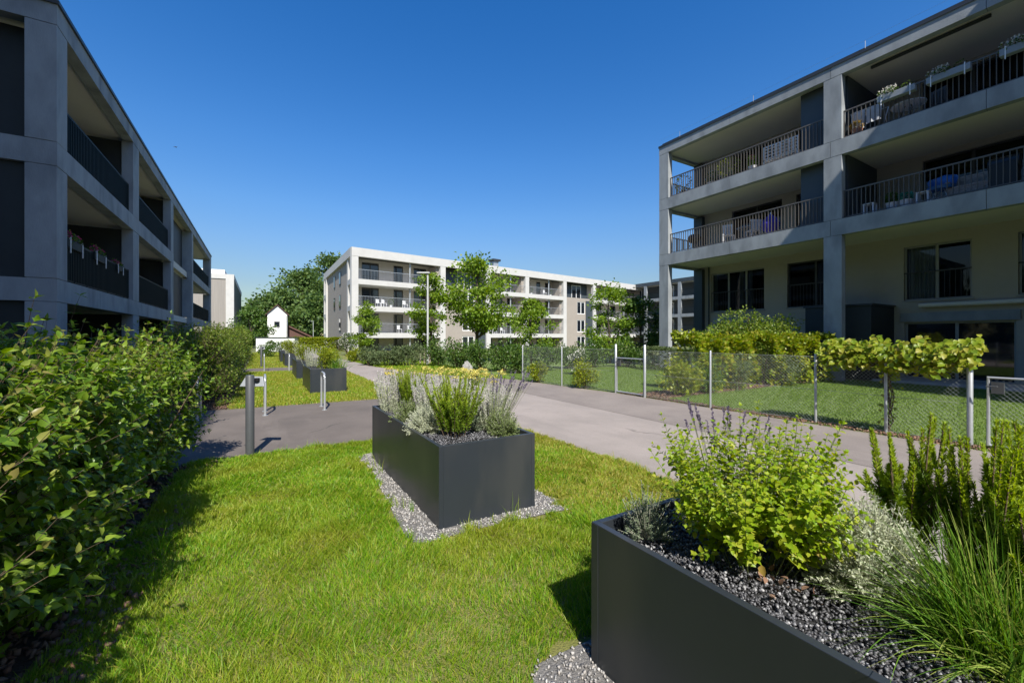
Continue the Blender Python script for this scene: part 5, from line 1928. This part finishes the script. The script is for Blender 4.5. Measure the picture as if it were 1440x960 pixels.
# distant dark trees
for px, d_, h, r, lb in ((462, 150, 31, 12, 'tallest dark tree rising behind the end wall of the far block'), (425, 130, 22.5, 10, 'broad dark tree behind the white gabled house'), (400, 120, 16, 7, 'mid height dark tree behind the white gable, left of the broad one'), (372, 110, 12.5, 6, 'lower dark tree between the cladded block and the white gable'), (447, 112, 12, 7.5, 'low dark tree crown behind the brown roof')):
    make_tree('broadleaf_tree', lb, deep(px, d_, -.5), h, r, h * .12, 5600, .95, .7, 'tree_far', .5, 40, 'dark trees beyond the white house')
make_tree('broadleaf_tree', 'round green tree in front of the white gable, right of the cladded block', deep(354, 60, 0), 5.6, 2.6, .3, 4200, .30, .2, 'shrub', .14, 40)

# clipped and loose shrubs
def bush_row(items, m, group, name='shrub', cat='shrub', L=.11, W=.07):
    for (px, d_, r, h, n, lb) in items:
        make_bush(deep(px, d_, 0), lb, r, h, n, L, W, m, name, cat, group)


bush_row([(520, 23.2, 1.0, 1.05, 1800, 'low grey green shrub beneath the slim young tree'), (548, 22.6, 1.05, 1.15, 1900, 'low grey green shrub right of the slim young tree'), (575, 22.6, 1.0, 1.3, 1900, 'low grey green shrub left of the wooden stakes')], 'shrub_grey', 'low grey shrubs by the path bend')
bush_row([(618, 22.5, .9, 1.5, 1800, 'dark green shrub right of the tall street lamp'), (645, 21, .9, 1.5, 1800, 'dark green shrub behind the pale boulder, left of the maple trunk'), (678, 20.5, .9, 1.5, 1800, 'dark green shrub beneath the large young maple'), (708, 19.5, .85, 1.5, 1800, 'dark green shrub left of the first thin fence post'), (727, 18.2, .6, 1.2, 1300, 'dark green shrub at the fence corner')], 'shrub', 'dark shrubs along the path bend')
bush_row([(765, 19.5, .9, 1.25, 1700, 'dark shrub behind the fence beneath the small dense tree'), (800, 21, 1.0, 1.3, 1800, 'dark shrub behind the left fence run, middle of its row'), (835, 22, 1.0, 1.35, 1800, 'dark shrub behind the left fence run beside the bright young tree'), (880, 22, 1.0, 1.45, 1800, 'dark shrub behind the small garden gate')], 'shrub', 'dark shrubs behind the left fence run')
bush_row([(757, 14.6, .3, .75, 900, 'small lime bush at the foot of the left fence run, near its corner'), (826, 12.95, .45, .95, 1400, 'lime bush at the foot of the left fence run with a pale bloom above')], 'lime', 'lime bushes at the fence foot', L=.07, W=.05)
make_bush(deep(500, 26.5, 0), 'bright green low shrub at the bend of the path', .7, .8, 1200, .12, .08, 'lime', group='low grey shrubs by the path bend')
make_bush(deep(489, 36, 0), 'white blooming shrub at the left corner of the far block', .7, 2.2, 1300, .14, .1, 'shrub_grey', fl='white_flower')
make_bush(deep(812, 17.5, 0), 'white rose bush behind the lime bush of the fence', .35, 1.25, 700, .09, .06, 'shrub_grey', 'rose_bush', 'rose bush', fl='white_flower')
make_bush(deep(380, 33, 0), 'dark bush before the white outbuilding wall', 1.0, 1.35, 1800, .12, .08, 'shrub')
bo = NB()
o_ = MB()
k = len(o_.v)
import itertools
prof = [(0.0, .55), (.22, .50), (.40, .34), (.47, .12), (.44, -.05)]
o_.lathe(prof[::-1], n=11)
for i, v in enumerate(o_.v):
    f = 1 + .22 * math.sin(i * 2.7) * math.cos(i * 1.1)
    o_.v[i] = (v[0] * f * 1.05, v[1] * f, v[2] * (1 + .15 * math.sin(i * 1.9)))
bo = o_.build('boulder', M['boulder'], None)
bo.location = deep(657, 18.6, 0)
bo.scale = (.5, .5, .85)
tag(bo, 'pale pointed boulder in front of the dark shrubs by the path', 'boulder')


def box_hedge(label, p, q, w, h, n, m, L=.1, W=.06, name='hedge', loose=0.0):
    p = Vector((p[0], p[1], 0)); q = Vector((q[0], q[1], 0))
    ln = (q - p).length
    t = thing(name, label, 'hedge', p, math.atan2(q.y - p.y, q.x - p.x))
    nb, st = NB(), NB()
    # points near the skin of a soft box
    P = rng.uniform((0, -w / 2, .05), (ln, w / 2, h), (n, 3))
    ax = rng.integers(0, 4, n)
    P[:, 1] = np.where(ax == 0, -w / 2 + np.abs(rng.normal(0, .05, n)), P[:, 1])
    P[:, 1] = np.where(ax == 1, w / 2 - np.abs(rng.normal(0, .05, n)), P[:, 1])
    P[:, 2] = np.where(ax >= 2, h - np.abs(rng.normal(0, .05, n)), P[:, 2])
    P += rng.normal(0, .035, P.shape)
    P[:, 2] += (.05 * np.sin(P[:, 0] * 2.2) + (.10 * np.sin(P[:, 0] * 4.1 + 1) + .07 * np.sin(P[:, 0] * 9.3)) * loose) * P[:, 2] / h
    P[:, 1] += loose * .12 * np.sin(P[:, 0] * 5.3 + P[:, 2] * 4)
    out = np.stack([rng.normal(0, .4, n), P[:, 1] / w * 2, (P[:, 2] - h * .4) / h * 1.4], 1)
    nb.leaves(P, norm(out + rng.normal(0, .5, (n, 3))), rdir(n, .8), L * rng.uniform(.7, 1.2, n), W * rng.uniform(.8, 1.1, n))
    k = max(3, int(ln * 4))
    A = np.c_[rng.uniform(.1, ln - .1, k), rng.normal(0, w * .1, k), np.zeros(k)]
    st.segs(A, A + np.c_[rng.normal(0, .12, k), rng.normal(0, w * .25, k), np.full(k, h * .8)], .012, .005, 4)
    nb.build('foliage', M[m], t)
    st.build('stems', M['twig'], t)
    return t


box_hedge('clipped bright hedge right of the white outbuilding wall', deep(413, 48), deep(479, 46), 1.4, 1.35, 7000, 'lime', .2, .13)
box_hedge('clipped grey green hedge at the foot of the corner column', deep(905, 20.5), deep(972, 19.0), .9, 1.0, 4200, 'shrub_grey', .09, .06)
box_hedge('left block of lime topped hedge dividing the gardens', (10.4, 7.75), (13.4, 7.75), .75, 1.48, 6200, 'vine', .11, .085, loose=1.0)
box_hedge('right block of lime topped hedge dividing the gardens, next to the near column', (13.9, 7.5), (17.45, 7.3), .8, 1.52, 6800, 'vine', .11, .085, loose=1.0)
make_bush((9.75, 7.35, 0), 'lime shrub at the fence end of the garden dividing hedge', .5, 1.0, 1500, .09, .06, 'lime', group='shrubs of the garden hedge')
make_bush((10.8, 7.3, 0), 'dark shrub in front of the left dividing hedge block', .5, 1.0, 1200, .08, .04, 'shrub', group='shrubs of the garden hedge')
make_bush((12.2, 7.25, 0), 'grey leaved shrub between the two dividing hedge blocks', .5, 1.0, 1200, .08, .04, 'shrub_grey', group='shrubs of the garden hedge')
make_bush((14.6, 7.15, 0), 'grey leaved shrub before the right dividing hedge block', .65, 1.15, 1500, .08, .04, 'shrub_grey', group='shrubs of the garden hedge')
for x, y, hh, lb in ((15.0, 9.2, 2.2, 'tall loose shrub before the left ground floor window'), (15.7, 8.9, 2.6, 'tallest loose shrub between the two dark windows'), (16.6, 8.6, 2.3, 'loose shrub before the right ground floor window'), (15.8, 10.6, 2.1, 'loose brownish shrub nearest the corner column'), (17.2, 8.5, 2.3, 'loose shrub beside the near column')):
    make_bush((x, y, 0), lb, .8, hh + .35, 2600, .10, .06, 'hedge_far', group='tall loose shrubs before the right block', clumps=22)


def make_vine(label, pts_y, x, z0, z1, n, stem_y):
    t = thing('climbing_vine', label, 'vine', (x, stem_y, 0), 0)
    nb, st = NB(), NB()
    y0, y1 = pts_y
    P = np.c_[rng.normal(0, .16, n), rng.uniform(y0 - stem_y, y1 - stem_y, n), rng.beta(2.0, 1.3, n) * (z1 - z0) + z0]
    f = (P[:, 1] + stem_y - y0) / (y1 - y0)
    low = z0 + .34 * np.abs(f - .5) + .07 * np.sin(f * 19)
    P[:, 2] += .05 * np.sin(f * 23) + .04 * np.sin(f * 41 + 1)
    P[:, 2] = np.where(P[:, 2] < low, low + rng.random(n) * (z1 - low), P[:, 2]) + rng.normal(0, .03, n)
    nb.leaves(P, norm(np.c_[-rng.random(n), rng.normal(0, .6, n), -rng.random(n) * .9]), norm(np.c_[-rng.uniform(.2, 1.2, n), rng.normal(0, .4, n), rng.uniform(.2, 1, n)]), rng.uniform(.06, .11, n), rng.uniform(.06, .10, n), True, .2)
    k = 70
    Q = np.c_[rng.normal(0, .05, k), rng.normal(0, .05, k), rng.uniform(.15, z0 + .1, k)]
    nb.leaves(Q, rdir(k, -.2), rdir(k, .7), .06, .05, True)
    for q in range(5):
        prev = np.array([rng.normal(0, .02), rng.normal(0, .03), 0.0])
        for z in np.linspace(.2, z0 + .15, 5):
            nx = np.array([rng.normal(0, .025), rng.normal(0, .035), z])
            st.segs([prev], [nx], .011, .009, 5)
            prev = nx
        for sgn in (-1, 1):
            a = prev
            e = np.array([0, (y0 if sgn < 0 else y1) - stem_y, z0 + rng.uniform(.2, .4)])
            m_ = a + (e - a) * .4 + rng.normal(0, .04, 3)
            st.segs([a], [m_], .008, .006, 4)
            st.segs([m_], [e * np.array([1, .8, 1])], .006, .003, 4)
    nb.build('foliage', M['vine'], t, smooth=True)
    st.build('stems', M['twig'], t)
    return t


make_vine('lime leaved vine on a twisted stem spreading over the fence right of the thin posts', (1.72, 3.65), 8.95, .95, 1.52, 2300, 2.75)

bd = thing('bird', 'tiny dark bird flying high in the blue sky above the left block', 'bird', tuple(deep(247, 45, EYE + (473 - 207) / 590 * 45)), 1.0)
MB().tube([(-.16, 0, 0), (-.08, 0, .01), (.03, 0, .012), (.11, 0, .01), (.15, 0, 0)], [.005, .03, .04, .028, .006], 8).build('body', M['black'], bd, smooth=True)
for sg_ in (-1, 1):
    MB().prism([(.06, sg_ * .02), (.02, sg_ * .12), (-.04, sg_ * .24), (-.06, sg_ * .23), (-.05, sg_ * .1), (-.03, sg_ * .02)][::sg_], .005, .015).build('wing', M['black'], bd)

for x, y, lb in ((-15.0, 9.6, 'unseen dense tree added to darken the door reflections, nearer the path'), (-21.0, 10.5, 'unseen dense tree added to darken the door reflections, farther back')):
    make_tree('broadleaf_tree', lb, (x, y, 0), 8.0, 3.0, .3, 3200, .34, .24, 'tree_dark', .16, 40)  # unseen trees added to block the bright gap mirrored in the glass doors
